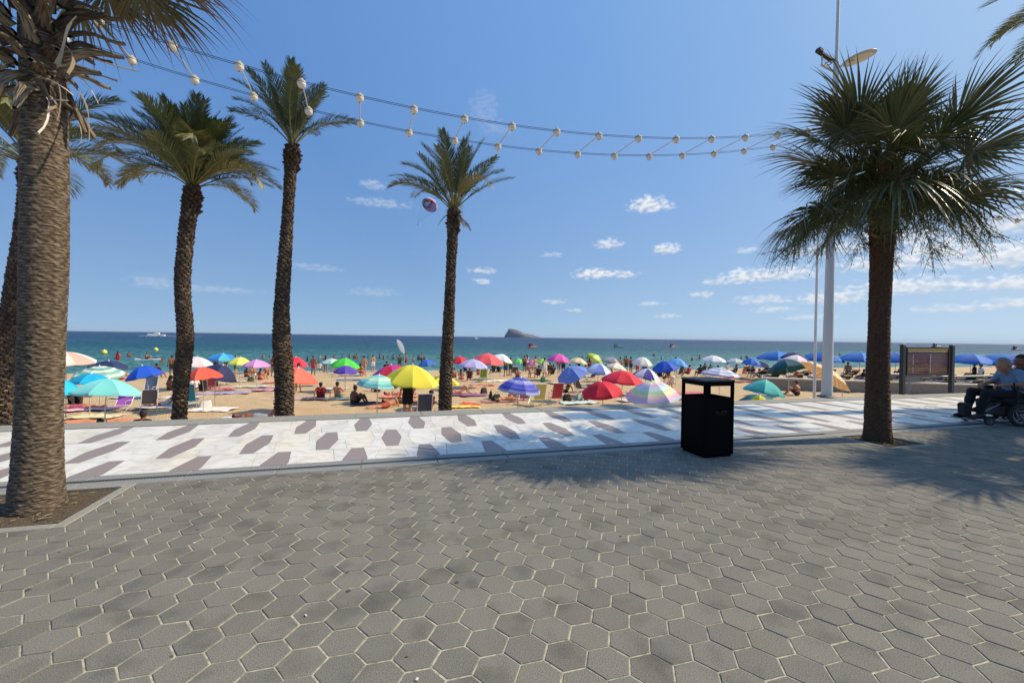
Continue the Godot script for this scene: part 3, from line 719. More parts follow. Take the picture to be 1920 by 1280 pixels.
# ---------------------------------------------------------------- sky
func sky_picture() -> ImageTexture:
	var s := TO_SUN.normalized()
	var w := 512
	var h := 256
	var pad := 8
	var im := Image.create(w + pad * 2, h, false, Image.FORMAT_RGBF)
	# how the clear sky of the zenith side and of the horizon changes with the angle from the sun
	var ang := [0.0, 18.0, 30.0, 40.0, 55.0, 85.0, 180.0]
	var up := [Color(.66, .80, .95), Color(.43, .63, .88), Color(.345, .55, .86), Color(.25, .455, .81), Color(.175, .37, .755), Color(.108, .265, .62), Color(.10, .24, .56)]
	var low := [Color(.86, .92, .97), Color(.81, .89, .96), Color(.74, .86, .95), Color(.66, .81, .93), Color(.54, .735, .90), Color(.36, .565, .78), Color(.32, .51, .73)]
	for y in h:
		var el := PI / 2 - (y + 0.5) / h * PI
		for x in w + pad * 2:
			var az := (x - pad + 0.5) / w * TAU
			var d := Vector3(sin(az) * cos(el), sin(el), -cos(az) * cos(el))
			var a := rad_to_deg(acos(clamp(d.dot(s), -1.0, 1.0)))
			var k := 0
			while k < 5 and ang[k + 1] < a:
				k += 1
			var t := smoothstep(0.0, 1.0, clamp((a - ang[k]) / (ang[k + 1] - ang[k]), 0.0, 1.0))
			t = clamp((a - ang[k]) / (ang[k + 1] - ang[k]), 0.0, 1.0)
			var cu: Color = up[k].lerp(up[k + 1], t)
			var cl: Color = low[k].lerp(low[k + 1], t)
			var e: float = max(rad_to_deg(el), 0.0)
			var c := cu.lerp(cl, exp(-e / 11.0))
			if el < 0.0:
				c = c.lerp(Color(.24, .26, .27), smoothstep(0.0, 0.25, -el))
			im.set_pixel(x, y, c)
	im.resize(4096 + pad * 16, 2048, Image.INTERPOLATE_CUBIC)
	im = im.get_region(Rect2i(pad * 8, 0, 4096, 2048))
	# cumulus and shreds of cloud: azimuth, height, half width, half height in degrees, strength
	var n1 := FastNoiseLite.new()
	n1.seed = 11; n1.frequency = 0.55; n1.fractal_octaves = 5; n1.fractal_type = FastNoiseLite.FRACTAL_FBM
	var n2 := FastNoiseLite.new()
	n2.seed = 5; n2.frequency = 1.6; n2.fractal_octaves = 4; n2.fractal_type = FastNoiseLite.FRACTAL_FBM
	var clouds := CLOUDS.duplicate()
	var r := RandomNumberGenerator.new()
	r.seed = 3
	for i in 70:   # the same fair weather cloud goes on round the horizon
		var az := r.randf_range(72.0, 320.0)
		clouds.append([az, r.randf_range(2.0, 17.0), r.randf_range(1.5, 5.0), r.randf_range(0.4, 1.1), r.randf_range(0.4, 0.9)])
	for c0 in clouds:
		var cl := [c0[0], c0[1], c0[2] * 1.25, c0[3] * 1.3, c0[4] * 1.08]
		var x0 := int((cl[0] - cl[2] * 1.6) / 360.0 * 4096)
		var x1 := int((cl[0] + cl[2] * 1.6) / 360.0 * 4096)
		var y0 := int((90.0 - cl[1] - cl[3] * 2.2) / 180.0 * 2048)
		var y1 := int((90.0 - cl[1] + cl[3] * 1.6) / 180.0 * 2048)
		for y in range(max(0, y0), min(1020, y1)):
			for x in range(x0, x1):
				var az := x / 4096.0 * 360.0
				var el := 90.0 - y / 2048.0 * 180.0
				var u: float = (az - cl[0]) / cl[2]
				var v: float = (el - cl[1]) / cl[3]
				var p := Vector2(az * 1.0, el * 2.2)
				var nn := n1.get_noise_2d(p.x * 1.6, p.y * 1.6) * 0.85 + n2.get_noise_2d(p.x * 1.3, p.y * 1.3) * 0.22
				var edge := 1.0 - (u * u + (v * v if v > 0.0 else v * v * 2.4)) + nn * 1.15
				var dens := smoothstep(-0.1, 1.3, edge) * float(cl[4])
				if dens <= 0.003: continue
				var px := posmod(x, 4096)
				var c := im.get_pixel(px, y)
				var shade: float = clamp(0.78 + v * 0.16 + nn * 0.2, 0.55, 1.0)
				im.set_pixel(px, y, c.lerp(Color(.97, .98, 1.0) * shade + c * 0.12, dens))
	return ImageTexture.create_from_image(im)

const CLOUDS := [
	[33.4, 16.3, 2.1, 1.0, 0.95], [35.0, 16.0, 1.6, 0.5, 0.7], [28.7, 11.9, 1.6, 0.7, 0.8], [35.8, 11.0, 1.5, 0.7, 0.85], [27.0, 8.2, 2.6, 0.7, 0.95], [30.5, 8.1, 1.8, 0.45, 0.8], [44.6, 7.3, 2.6, 0.9, 0.9], [41.5, 6.9, 1.8, 0.4, 0.6],
	[12.4, 8.6, 1.8, 0.45, 0.55], [12.4, 7.2, 1.2, 0.4, 0.6], [39.8, 5.4, 1.5, 0.4, 0.65], [46.3, 4.6, 2.6, 0.6, 0.55], [44.6, 10.3, 1.4, 0.35, 0.5], [64.7, 7.6, 4.4, 1.2, 0.9], [65.2, 5.2, 2.8, 0.7, 0.8], [65.0, 10.3, 3.6, 1.0, 0.8],
	[65.4, 3.5, 2.3, 0.45, 0.6], [21.9, 4.7, 1.5, 0.4, 0.5], [21.5, 10.7, 1.5, 0.35, 0.35], [-1.5, 18.1, 1.5, 0.6, 0.35], [-0.8, 16.1, 3.5, 0.6, 0.28], [12.3, 27.2, 1.8, 2.0, 0.13], [14.0, 25.4, 1.8, 0.8, 0.12], [47.3, 3.5, 1.8, 0.4, 0.5],
	[34.0, 4.4, 1.4, 0.3, 0.5], [61.5, 3.2, 2.8, 0.4, 0.5], [-8.1, 7.9, 2.8, 0.5, 0.2], [-18.1, 4.7, 4.2, 0.4, 0.2], [-23.1, 5.0, 2.1, 0.7, 0.18], [-1.4, 5.3, 2.8, 0.6, 0.18], [52.7, 4.6, 3.0, 0.8, 0.75], [48.8, 7.4, 2.8, 0.8, 0.8], [58.5, 5.4, 4.2, 0.9, 0.8],
	[52.0, 9.6, 3.2, 0.8, 0.7], [57.5, 10.2, 3.4, 0.9, 0.75], [57.0, 7.8, 3.6, 0.9, 0.85], [61.0, 8.8, 3.2, 1.0, 0.85], [36.0, 2.9, 1.5, 0.3, 0.45], [24.5, 3.6, 1.2, 0.25, 0.4], [50.5, 2.6, 2.2, 0.35, 0.45],
]

# ---------------------------------------------------------------- ground
const COL := 0.1755
const ROW := 0.194
const PIT_L := Rect2(-3.62, -5.26, 1.12, 0.9)
const PIT_R := Rect2(7.18, -5.42, 0.82, 0.84)

func stained(m: StandardMaterial3D, tex: Texture2D, per_metre: float) -> void:
	m.detail_enabled = true
	m.detail_blend_mode = BaseMaterial3D.BLEND_MODE_MUL
	m.detail_albedo = tex
	m.detail_uv_layer = BaseMaterial3D.DETAIL_UV_2
	m.uv2_triplanar = true
	m.uv2_world_triplanar = true
	m.uv2_scale = Vector3.ONE * per_metre

func pit_hole(p: Rect2) -> PackedVector2Array:
	var q := p.grow(0.09)
	return PackedVector2Array([q.position, Vector2(q.end.x, q.position.y), q.end, Vector2(q.position.x, q.end.y)])

func build_ground() -> void:
	var g := MB.new()
	var far := 400.0
	g.quad_out(Vector3(-far, -0.06, -5.3), Vector3(far, -0.06, -5.3), Vector3(far, -0.06, far), Vector3(-far, -0.06, far), Vector3(0, -9, 0))
	struct("ground", g, mat("8d887c", 0.9))
	# hexagonal concrete pavers on a bed of pale jointing sand
	var bed := MB.new()
	var sub := 0.25
	var bx := -11.0
	while bx < 26.0:
		var bz := -5.3
		while bz < 3.0:
			var cellp := [PackedVector2Array([Vector2(bx, bz), Vector2(bx + sub, bz), Vector2(bx + sub, bz + sub), Vector2(bx, bz + sub)])]
			for pit in [PIT_L, PIT_R]:
				var hole := pit_hole(pit)
				var left := []
				for q in cellp:
					var clipped := Geometry2D.clip_polygons(q, hole)
					if clipped.size() == 2 and (Geometry2D.is_polygon_clockwise(clipped[0]) != Geometry2D.is_polygon_clockwise(clipped[1])):
						for h4 in [[0, 1, 0, 1]]: clipped = [q]
					left.append_array(clipped)
				cellp = left
			for q in cellp:
				var tr := Geometry2D.triangulate_polygon(q)
				for k in range(0, tr.size(), 3):
					bed.out(Vector3(q[tr[k]].x, -0.004, q[tr[k]].y), Vector3(q[tr[k + 1]].x, -0.004, q[tr[k + 1]].y), Vector3(q[tr[k + 2]].x, -0.004, q[tr[k + 2]].y), Vector3(bx, -5, bz))
			bz += sub
		bx += sub
	var joint := StandardMaterial3D.new()
	joint.roughness = 0.95
	joint.albedo_color = Color("c8c0a6")
	world_map(joint, noise_tex(512, 0.03, 4, [[0.0, 0.62], [0.5, 0.9], [1.0, 1.0]], 21), 1.3)
	var pavement := struct("pavement", bed, joint)
	var grain := noise_tex(1024, 0.11, 4, [[0.0, 0.5], [0.3, 0.8], [0.55, 0.93], [0.8, 1.0], [1.0, 1.0]], 31)
	var rough := noise_tex(1024, 0.22, 3, [[0.0, 0.0], [1.0, 1.0]], 32)
	var blotch := noise_tex(1024, 0.011, 6, [[0.0, 0.82], [0.25, 0.91], [0.42, 0.99], [0.7, 1.0], [0.9, Color(1.0, 0.985, 0.95)], [1.0, Color(1.0, 0.96, 0.88)]], 33)
	var tones := ["8c897e", "89867c", "8f8c81", "8a877d", "928e83", "868378", "908b80"]
	var tone_mats := []
	for t in tones:
		var m := StandardMaterial3D.new()
		m.albedo_color = Color(t)
		m.roughness = 0.82
		m.metallic_specular = 0.35
		world_map(m, grain, 1.1, rough, 0.25)
		stained(m, blotch, 0.21)
		tone_mats.append(m)
	var many := painted(0.82)
	many.metallic_specular = 0.35
	world_map(many, grain, 1.1, rough, 0.25)
	stained(many, blotch, 0.21)
	var a := COL / 1.5
	var shape := PackedVector2Array()
	for k in 6:
		var f := TAU * k / 6.0
		shape.append(Vector2(cos(f) * (a - 0.0052), sin(f) * (ROW / sin(PI / 3) / 2.0 - 0.0050)))
	var variants := []
	for k in 10:
		var mb := MB.new()
		var worn := PackedVector2Array()
		for q in shape: worn.append(q + Vector2(rng.randf_range(-1, 1), rng.randf_range(-1, 1)) * 0.0012)
		mb.slab(worn, 0.0, 0.03, 0.0025, Color.WHITE, Vector2(rng.randf_range(-1, 1), rng.randf_range(-1, 1)) * 0.012)
		variants.append(mb.mesh())
	var eye := Vector3(0, 1.55, 0)
	var look := Basis.from_euler(Vector3(deg_to_rad(-0.57), deg_to_rad(-16.4), deg_to_rad(0.82)))
	var cells := []
	var tone_noise := FastNoiseLite.new()
	tone_noise.seed = 4
	tone_noise.frequency = 0.35
	for ci in range(-62, 146):
		for ri in range(-26, 27):
			var p := Vector2(0.169 + COL * ci, -2.138 - ROW * (ri + (0.5 if posmod(ci, 2) == 1 else 0.0)))
			if p.y > 2.9 or p.y < -5.5 or p.x < -10.8 or p.x > 25.5: continue
			var q := look.inverse() * (Vector3(p.x, 0, p.y) - eye)
			var seen: bool = q.z < -0.4 and abs(q.x / q.z) < 1.2 and abs(q.y / q.z) < 0.83
			cells.append([q.length() if seen else 99.0, p])
	cells.sort_custom(func(m, n): return m[0] < n[0])
	var rest := MB.new()
	var made := 0
	var limit := [Rect2(-50, -5.315, 200, 30)]
	for cell in cells:
		var p: Vector2 = cell[1]
		var jit := Vector2(rng.randf_range(-1, 1), rng.randf_range(-1, 1)) * 0.0018
		var dy := rng.randf_range(-0.0012, 0.0014)
		var sink := rng.randf() < 0.03
		if sink: dy -= 0.0012
		var whole := p.y > -5.315 + ROW * 0.52
		var poly := PackedVector2Array()
		for s in shape: poly.append(s + p + Vector2(rng.randf_range(-1, 1), rng.randf_range(-1, 1)) * 0.002)
		for pit in [PIT_L, PIT_R]:
			if Geometry2D.intersect_polygons(poly, pit_hole(pit)).size():
				whole = false
		var tn := tone_noise.get_noise_2d(p.x, p.y)
		var ti := clampi(int((rng.randf() * 0.55 + (tn * 1.3 + 0.5) * 0.5) * tones.size()), 0, tones.size() - 1)
		if whole and made < 300 and cell[0] < 50.0:
			made += 1
			piece("paver", variants[rng.randi() % 10], tone_mats[ti], pavement, Vector3(p.x + jit.x, dy, p.y + jit.y), Basis(Vector3.UP, rng.randi_range(0, 1) * PI))
			continue
		var polys := [poly]
		if not whole:
			polys = Geometry2D.intersect_polygons(poly, PackedVector2Array([Vector2(-60, -5.315), Vector2(60, -5.315), Vector2(60, 30), Vector2(-60, 30)]))
			for pit in [PIT_L, PIT_R]:
				var left := []
				for s in polys: left.append_array(Geometry2D.clip_polygons(s, pit_hole(pit)))
				polys = left
		for s in polys:
			rest.slab(s, dy, 0.03, 0.0025, lin(tones[ti]), Vector2(rng.randf_range(-1, 1), rng.randf_range(-1, 1)) * 0.006)
	var o := part("paver_field", rest, many, pavement)
	o.set_meta("kind", "stuff")
	var gum := MB.new()
	for k in 60:
		var p := Vector3(rng.randf_range(-3.0, 8.0), 0.0018, rng.randf_range(-5.0, -1.6))
		var rr := rng.randf_range(.006, .017)
		gum.lathe(p, [Vector2(rr, -.002), Vector2(rr * .9, .0016), Vector2(0, .0022)], 9, Color.WHITE, Basis.from_scale(Vector3(1, 1, rng.randf_range(.5, 1))))
	part("gum_marks", gum, mat("4c4b48", 0.9), pavement).set_meta("kind", "stuff")
	# small litter and gum marks trodden into the joints
	var bits := MB.new()
	for k in 20:
		var p := Vector3(rng.randf_range(-2.5, 7.0), 0.004, rng.randf_range(-4.9, -1.7))
		bits.box(p, Vector3(rng.randf_range(.006, .022), .004, rng.randf_range(.004, .012)), Basis(Vector3.UP, rng.randf() * TAU))
	var lit := part("paper_scraps", bits, mat("d8d2c4", 0.9), pavement)
	lit.set_meta("kind", "stuff")
	tree_pit(PIT_L, "tree pit of dry soil framed by pale kerb under the big left palm")
	tree_pit(PIT_R, "square tree pit of dark soil round the fan palm trunk at the right")

func tree_pit(p: Rect2, label: String) -> void:
	var t := thing("tree_pit", label, "tree pit")
	var soil := MB.new()
	var rows := []
	var nz := FastNoiseLite.new()
	nz.seed = 9
	nz.frequency = 2.2
	for i in 31:
		var row := PackedVector3Array()
		for j in 31:
			var x := p.position.x + p.size.x * j / 30.0
			var z := p.position.y + p.size.y * i / 30.0
			row.append(Vector3(x, -0.035 + nz.get_noise_2d(x * 6, z * 6) * 0.018 + rng.randf() * 0.012, z))
		rows.append(row)
	soil.grid(rows)
	var m := StandardMaterial3D.new()
	m.roughness = 1.0
	m.albedo_color = Color("75664f")
	world_map(m, noise_tex(512, 0.06, 4, [[0.0, 0.35], [0.5, 0.75], [1.0, 1.0]], 41), 1.6)
	part("soil", soil, m, t)
	var k := StandardMaterial3D.new()
	k.roughness = 0.85
	k.albedo_color = Color("a7a398")
	world_map(k, noise_tex(512, 0.08, 4, [[0.0, 0.75], [1.0, 1.0]], 42), 1.0)
	var w := 0.085
	for e in [[Vector3(p.position.x - w / 2, 0, p.get_center().y), Vector3(w, 0.1, p.size.y + w * 2)], [Vector3(p.end.x + w / 2, 0, p.get_center().y), Vector3(w, 0.1, p.size.y + w * 2)], [Vector3(p.get_center().x, 0, p.end.y + w / 2), Vector3(p.size.x - 0.004, 0.1, w)], [Vector3(p.get_center().x, 0, p.position.y - w / 2), Vector3(p.size.x - 0.004, 0.1, w)]]:
		var b := MB.new()
		b.box(Vector3.ZERO, e[1], Basis.IDENTITY, Color.WHITE, 0.006)
		part("kerb_stone", b, k, t, e[0] + Vector3(0, -0.046, 0))
	var litter := MB.new()
	for i in 60:
		var c := Vector3(rng.randf_range(p.position.x + .03, p.end.x - .03), -0.012, rng.randf_range(p.position.y + .03, p.end.y - .03))
		litter.box(c, Vector3(rng.randf_range(.02, .07), .006, rng.randf_range(.006, .015)), Basis(Vector3.UP, rng.randf() * TAU) * Basis(Vector3.FORWARD, rng.randf_range(-.3, .3)))
	part("dry_leaf_litter", litter, mat("8f7c5c", 0.9), t).set_meta("kind", "stuff")

func build_promenade() -> void:
	var base := MB.new()
	base.box(Vector3(9, -1.51, -7.2), Vector3(44, 3.0, 3.7))
	var top := struct("promenade", base, mat("77736b", 0.9))
	var marble := StandardMaterial3D.new()
	marble.roughness = 0.42
	marble.albedo_color = Color("e9e5dc")
	var veins := noise_tex(1024, 0.0045, 4, [[0.0, Color.WHITE], [0.55, Color.WHITE], [0.70, Color("f6f5f2")], [0.86, Color("eeeeec")], [0.95, Color("e2e3e3")], [1.0, Color("d6d8d9")]], 51, FastNoiseLite.TYPE_SIMPLEX_SMOOTH, FastNoiseLite.FRACTAL_RIDGED)
	var m2: StandardMaterial3D = marble.duplicate()
	m2.albedo_color = Color("e2ddd3")
	var m3: StandardMaterial3D = marble.duplicate()
	m3.albedo_color = Color("ebe4d4")
	var dirt := noise_tex(1024, 0.009, 6, [[0.0, Color(.90, .885, .86)], [0.3, Color(.965, .96, .945)], [0.5, Color.WHITE], [1.0, Color.WHITE]], 55)
	for m in [marble, m2, m3]:
		world_map(m, veins, 0.55)
		stained(m, dirt, 0.16)
	var whites := [marble, m2, marble, m3, marble]
	var purple := StandardMaterial3D.new()
	purple.roughness = 0.5
	purple.albedo_color = Color("b5a49d")
	world_map(purple, noise_tex(512, 0.16, 4, [[0.0, 0.55], [0.5, 0.85], [1.0, 1.0]], 52), 1.7)
	var band := PackedVector2Array([Vector2(-90, -5.70), Vector2(90, -5.70), Vector2(90, -8.57), Vector2(-90, -8.57)])
	var far_tiles := MB.new()
	var far_purple := MB.new()
	var P := 0.908
	var half := 0.545
	var wt := 0.079
	var wm := 0.148
	var j := 0.0022
	for row in 3:
		var zc := -7.945 + 1.09 * row
		var off := -0.335 if row % 2 == 0 else 0.124
		for k in range(-13, 32):
			var x := off + P * k
			var outlines := []
			outlines.append([x, 0])
			for piece_i in 4:
				var pts := PackedVector2Array()
				var l: Array
				var r: Array
				var gap := P - 2 * wt      # along the flat edges
				var c1 := x + wt + gap * 0.31
				var c2 := x + wt + gap * 0.69
				var d := wm - wt
				if piece_i == 0:
					l = [x - wt, x - wm]; r = [x + wt, x + wm]
				elif piece_i == 1:
					l = [x + wt, x + wm]; r = [c1, c1 - d]
				elif piece_i == 2:
					l = [c1, c1 - d]; r = [c2, c2 + d]
				else:
					l = [c2, c2 + d]; r = [x + P - wt, x + P - wm]
				pts = PackedVector2Array([Vector2(l[0] + j, zc - half + j), Vector2(r[0] - j, zc - half + j), Vector2(r[1] - j, zc), Vector2(r[0] - j, zc + half - j), Vector2(l[0] + j, zc + half - j), Vector2(l[1] + j, zc)])
				for q in Geometry2D.intersect_polygons(pts, band):
					var mb := MB.new()
					var halves := [q]
					if piece_i == 1 or piece_i == 3:   # concave: in two halves, upper and lower
						halves = []
						halves.append_array(Geometry2D.intersect_polygons(q, PackedVector2Array([Vector2(-90, zc), Vector2(90, zc), Vector2(90, zc - 2), Vector2(-90, zc - 2)])))
						halves.append_array(Geometry2D.intersect_polygons(q, PackedVector2Array([Vector2(-90, zc), Vector2(90, zc), Vector2(90, zc + 2), Vector2(-90, zc + 2)])))
					var far := x > 19.0
					var use: MB = (far_purple if piece_i == 0 else far_tiles) if far else mb
					for hq in halves:
						use.slab(hq, rng.randf_range(-0.0006, 0.0006), 0.02, 0.0)
					if not far:
						piece("purple_tile" if piece_i == 0 else "marble_tile", mb.mesh(), purple if piece_i == 0 else whites[rng.randi() % 5], top)
	part("far_marble_tiles", far_tiles, marble, top).set_meta("kind", "stuff")
	part("far_purple_tiles", far_purple, purple, top).set_meta("kind", "stuff")
	# grey stone borders, coping and the slot drain
	var grey := StandardMaterial3D.new()
	grey.roughness = 0.75
	grey.albedo_color = Color("9b9c9a")
	world_map(grey, noise_tex(512, 0.09, 4, [[0.0, 0.7], [0.5, 0.9], [1.0, 1.0]], 53), 1.2)
	var cop := StandardMaterial3D.new()
	cop.roughness = 0.8
	cop.albedo_color = Color("a6a49a")
	world_map(cop, noise_tex(512, 0.07, 4, [[0.0, 0.68], [0.5, 0.9], [1.0, 1.0]], 54), 1.0)
	for strip in [[-5.625, 0.14, 0.9, grey, "border_stone"], [-5.395, 0.145, 0.9, grey, "border_stone"], [-8.825, 0.50, 1.25, cop, "coping_stone"]]:
		var mb := MB.new()
		mb.box(Vector3.ZERO, Vector3(strip[2] - 0.005, 0.12, strip[1]), Basis.IDENTITY, Color.WHITE, 0.006)
		var shared := mb.mesh()
		var x := -12.4
		while x < 30.0:
			piece(strip[4], shared, strip[3], top, Vector3(x + rng.randf_range(-.001, .001), -0.0585 + rng.randf_range(-.001, .001), strip[0]))
			x += strip[2]
	var drain := MB.new()
	var x := -12.0
	while x < 26.0:
		drain.box(Vector3(x, -0.012, -5.511), Vector3(0.012, 0.012, 0.075))
		x += 0.03
	drain.box(Vector3(7, -0.012, -5.470), Vector3(38, 0.014, 0.008))
	drain.box(Vector3(7, -0.012, -5.553), Vector3(38, 0.014, 0.008))
	part("drain_grating", drain, mat("3c3e40", 0.5, 0.6), top).set_meta("kind", "stuff")
	var slot := MB.new()
	slot.box(Vector3(7, -0.055, -5.511), Vector3(38, 0.05, 0.078))
	part("drain_channel", slot, mat("191919", 0.9), top)

func build_sand() -> void:
	var mb := MB.new()
	var n := FastNoiseLite.new()
	n.seed = 77
	n.frequency = 0.9
	n.fractal_octaves = 3
	var n2 := FastNoiseLite.new()
	n2.seed = 78
	n2.frequency = 0.13
	var rows := []
	var z := -9.0
	while z > -62.0:
		var row := PackedVector3Array()
		var st := 0.22
		for j in 400:
			var x := -34.0 + j * 0.26
			row.append(Vector3(x, sand_y(x, z) + n.get_noise_2d(x, z) * 0.075 * smoothstep(-46.0, -40.0, z) + n2.get_noise_2d(x, z) * 0.05, z))
		rows.append(row)
		z -= 0.22 if z > -30.0 else 0.4
	mb.grid(rows)
	for e in [[-34.0, -120.0], [69.6, 160.0]]:
		var ry := []
		for zz in [-9.0, -20.0, -47.0, -62.0]:
			ry.append(PackedVector3Array([Vector3(min(e[0], e[1]), sand_y(0, zz), zz), Vector3(max(e[0], e[1]), sand_y(0, zz), zz)]))
		mb.grid(ry)
	var m := StandardMaterial3D.new()
	m.roughness = 0.95
	m.albedo_color = Color("eccb9c")
	world_map(m, noise_tex(1024, 0.05, 5, [[0.0, 0.72], [0.4, 0.9], [1.0, 1.0]], 61), 0.35, noise_tex(1024, 0.035, 4, [], 62), 6.0)
	struct("sand", mb, m)

func build_sea() -> void:
	var mb := MB.new()
	var n := FastNoiseLite.new()
	n.seed = 101
	n.frequency = 0.16
	n.fractal_octaves = 4
	var rows := []
	var cols := []
	var r := 36.0
	var shallow := lin("56918c")
	var mid := lin("1b6070")
	var deep := lin("17426a")
	var patch := FastNoiseLite.new()
	patch.seed = 8
	patch.frequency = 0.02
	while r < 26000.0:
		var row := PackedVector3Array()
		var crow := PackedColorArray()
		for j in 420:
			var az := deg_to_rad(-62.0 + 170.0 * j / 419.0)
			var p := Vector3(sin(az) * r, SEA_Y, -cos(az) * r)
			var f: float = 1.0 - smoothstep(200.0, 700.0, r)
			p.y += n.get_noise_2d(p.x * 0.55, p.z) * 0.34 * f * smoothstep(36.0, 70.0, -p.z)
			row.append(p)
			var d := -p.z + patch.get_noise_2d(p.x * 0.4, p.z) * 14.0
			var c: Color = shallow.lerp(mid, smoothstep(50.0, 150.0, d)).lerp(deep, smoothstep(120.0, 420.0, d))
			var streak := patch.get_noise_2d(p.x * 0.9 + 300.0, p.z * 4.0) * 0.30 + patch.get_noise_2d(p.x * 3.0, p.z * 14.0) * 0.22
			crow.append(c * (1.0 + streak * (1.0 - smoothstep(300.0, 1200.0, r))))
		rows.append(row)
		cols.append(crow)
		r *= 1.013 if r < 400.0 else 1.05
	mb.grid(rows, false, cols)
	var m := painted(0.34)
	m.metallic_specular = 0.34
	m.uv1_triplanar = true
	m.uv1_world_triplanar = true
	m.uv1_scale = Vector3(0.02, 0.05, 0.07)
	m.heightmap_enabled = true
	m.heightmap_texture = noise_tex(1024, 0.02, 5, [], 63)
	m.heightmap_scale = 130.0
	struct("sea", mb, m)
	# thin broken lines of foam where the wavelets run out
	var foam := MB.new()
	for k in 150:
		var x := rng.randf_range(-25, 60)
		var z := -46.6 - rng.randf_range(0.0, 3.0)
		foam.box(Vector3(x, SEA_Y + 0.02, z), Vector3(rng.randf_range(.4, 2.0), .03, rng.randf_range(.06, .2)), Basis(Vector3.UP, rng.randf_range(-.1, .1)))
	var o := struct("wave_foam", foam, mat("e8efee", 0.8))
	o.set_meta("kind", "stuff")

# ---------------------------------------------------------------- palms
func frond_mesh(length: float, droop: float, leaflet: float, count: int, seed_: int, base_col: Color, tip_col: Color, twist := 0.0) -> ArrayMesh:
	var r := RandomNumberGenerator.new()
	r.seed = seed_
	var mb := MB.new()
	var pts := []
	var rad := []
	var tang := []
	var p := Vector3.ZERO
	var n := 22
	for i in n + 1:
		var t := float(i) / n
		var a := -droop * pow(t, 1.6)
		var d := Vector3(sin(twist * t) * 0.25, sin(a), cos(a)).normalized()
		pts.append(p)
		tang.append(d)
		rad.append(lerpf(0.026, 0.003, pow(t, 0.7)) * (1.5 if i == 0 else 1.0))
		p += d * length / n
	mb.tube(pts, rad, 5, base_col.lerp(lin("8a8248"), 0.7), false)
	for side in [-1.0, 1.0]:
		for k in count:
			var s := 0.27 + 0.73 * (k + r.randf() * 0.6) / count
			var fi: float = s * n
			var i: int = clampi(int(fi), 0, n - 1)
			var o: Vector3 = pts[i].lerp(pts[i + 1], fi - i)
			var t: Vector3 = tang[i]
			var up := t.cross(Vector3.RIGHT).normalized() * -1.0
			if up.y < 0: up = -up
			var l := leaflet * (0.35 + 1.0 * sin(PI * pow(clamp((s - 0.22) / 0.82, 0.0, 1.0), 0.75))) * r.randf_range(0.8, 1.1) / 1.2
			var fwd := lerpf(0.55, 1.5, s) + r.randf_range(-.15, .15)
			var dir: Vector3 = (Vector3.RIGHT * side + t * fwd + up * r.randf_range(0.1, 0.75)).normalized()
			var wdt := 0.0075 + 0.005 * r.randf()
			var acr: Vector3 = dir.cross(up).normalized() * wdt
			var m1: Vector3 = o + dir * l * 0.5 + Vector3(0, -0.02 * l, 0)
			var e: Vector3 = o + dir * l + Vector3(0, -0.22 * l * r.randf_range(0.4, 1.4), 0)
			var c := base_col.lerp(tip_col, clamp(s * 0.7 + r.randf_range(-.25, .35), 0.0, 1.0))
			mb.quad(o - acr * 0.6, o + acr * 0.6, m1 + acr, m1 - acr, c)
			mb.tri(m1 - acr, m1 + acr, e, c)
	return mb.mesh()

func fan_mesh(petiole: float, blade: float, blades: int, spread: float, droop: float, seed_: int, c0: Color, c1: Color, tip: Color, tip_share: float) -> ArrayMesh:
	var r := RandomNumberGenerator.new()
	r.seed = seed_
	var mb := MB.new()
	var pts := []
	var rad := []
	for i in 9:
		var t := i / 8.0
		pts.append(Vector3(0, -0.06 * t * t * petiole, petiole * t))
		rad.append(lerpf(0.024, 0.011, t))
	mb.tube(pts, rad, 5, c0.lerp(lin("7d7a3c"), 0.5), false)
	var hub: Vector3 = pts[8]
	var dphi := spread * 2.0 / blades
	for k in blades:
		var phi := -spread + dphi * (k + 0.5) + r.randf_range(-.03, .03)
		var q: float = abs(phi) / spread
		var l := blade * (1.0 - 0.32 * q * q) * r.randf_range(0.86, 1.08)
		var costa := (1.0 - q) * 0.22 * blade
		var d := Vector3(sin(phi), 0.28 * q + 0.10, cos(phi)).normalized()
		var side := Vector3(cos(phi), 0, -sin(phi))
		var nrm := d.cross(side).normalized()
		if nrm.y < 0: nrm = -nrm
		var c := c0.lerp(c1, r.randf())
		var dr := droop * r.randf_range(0.6, 1.5)
		var bend := r.randf_range(-.06, .06)
		var rows := []
		var crow := []
		for t in [0.0, 0.2, 0.42, 0.62, 0.82, 1.0]:
			var w: float = tan(dphi * 0.5) * l * (t if t < 0.42 else lerpf(0.42, 0.0, pow((t - 0.42) / 0.58, 0.85))) * 1.08 + 0.004 * (1.0 - t)
			var m: Vector3 = hub + Vector3(0, 0, costa * min(t * 2.0, 1.0)) + d * l * t + Vector3(0, -dr * t * t * l * 0.6 - 0.05 * blade * (1.0 - q) * t, 0) + side * bend * t * t * l
			var fold := nrm * w * 0.45
			rows.append(PackedVector3Array([m - side * w + fold * 0.5, m - fold * 0.5, m + side * w + fold * 0.5]))
			var cc := c.lerp(tip, clamp((t - 1.0 + tip_share) / max(tip_share, 0.01), 0.0, 1.0) if tip_share > 0.0 else 0.0)
			crow.append(PackedColorArray([cc, cc * 0.9, cc]))
		mb.grid(rows, false, crow)
	return mb.mesh()

func along(path: Array, t: float) -> Vector3:
	var f: float = clamp(t, 0.0, 1.0) * (path.size() - 1)
	var i: int = min(int(f), path.size() - 2)
	var u := f - i
	var p0: Vector3 = path[max(i - 1, 0)]
	var p3: Vector3 = path[min(i + 2, path.size() - 1)]
	return path[i].cubic_interpolate(path[i + 1], p0, p3, u)

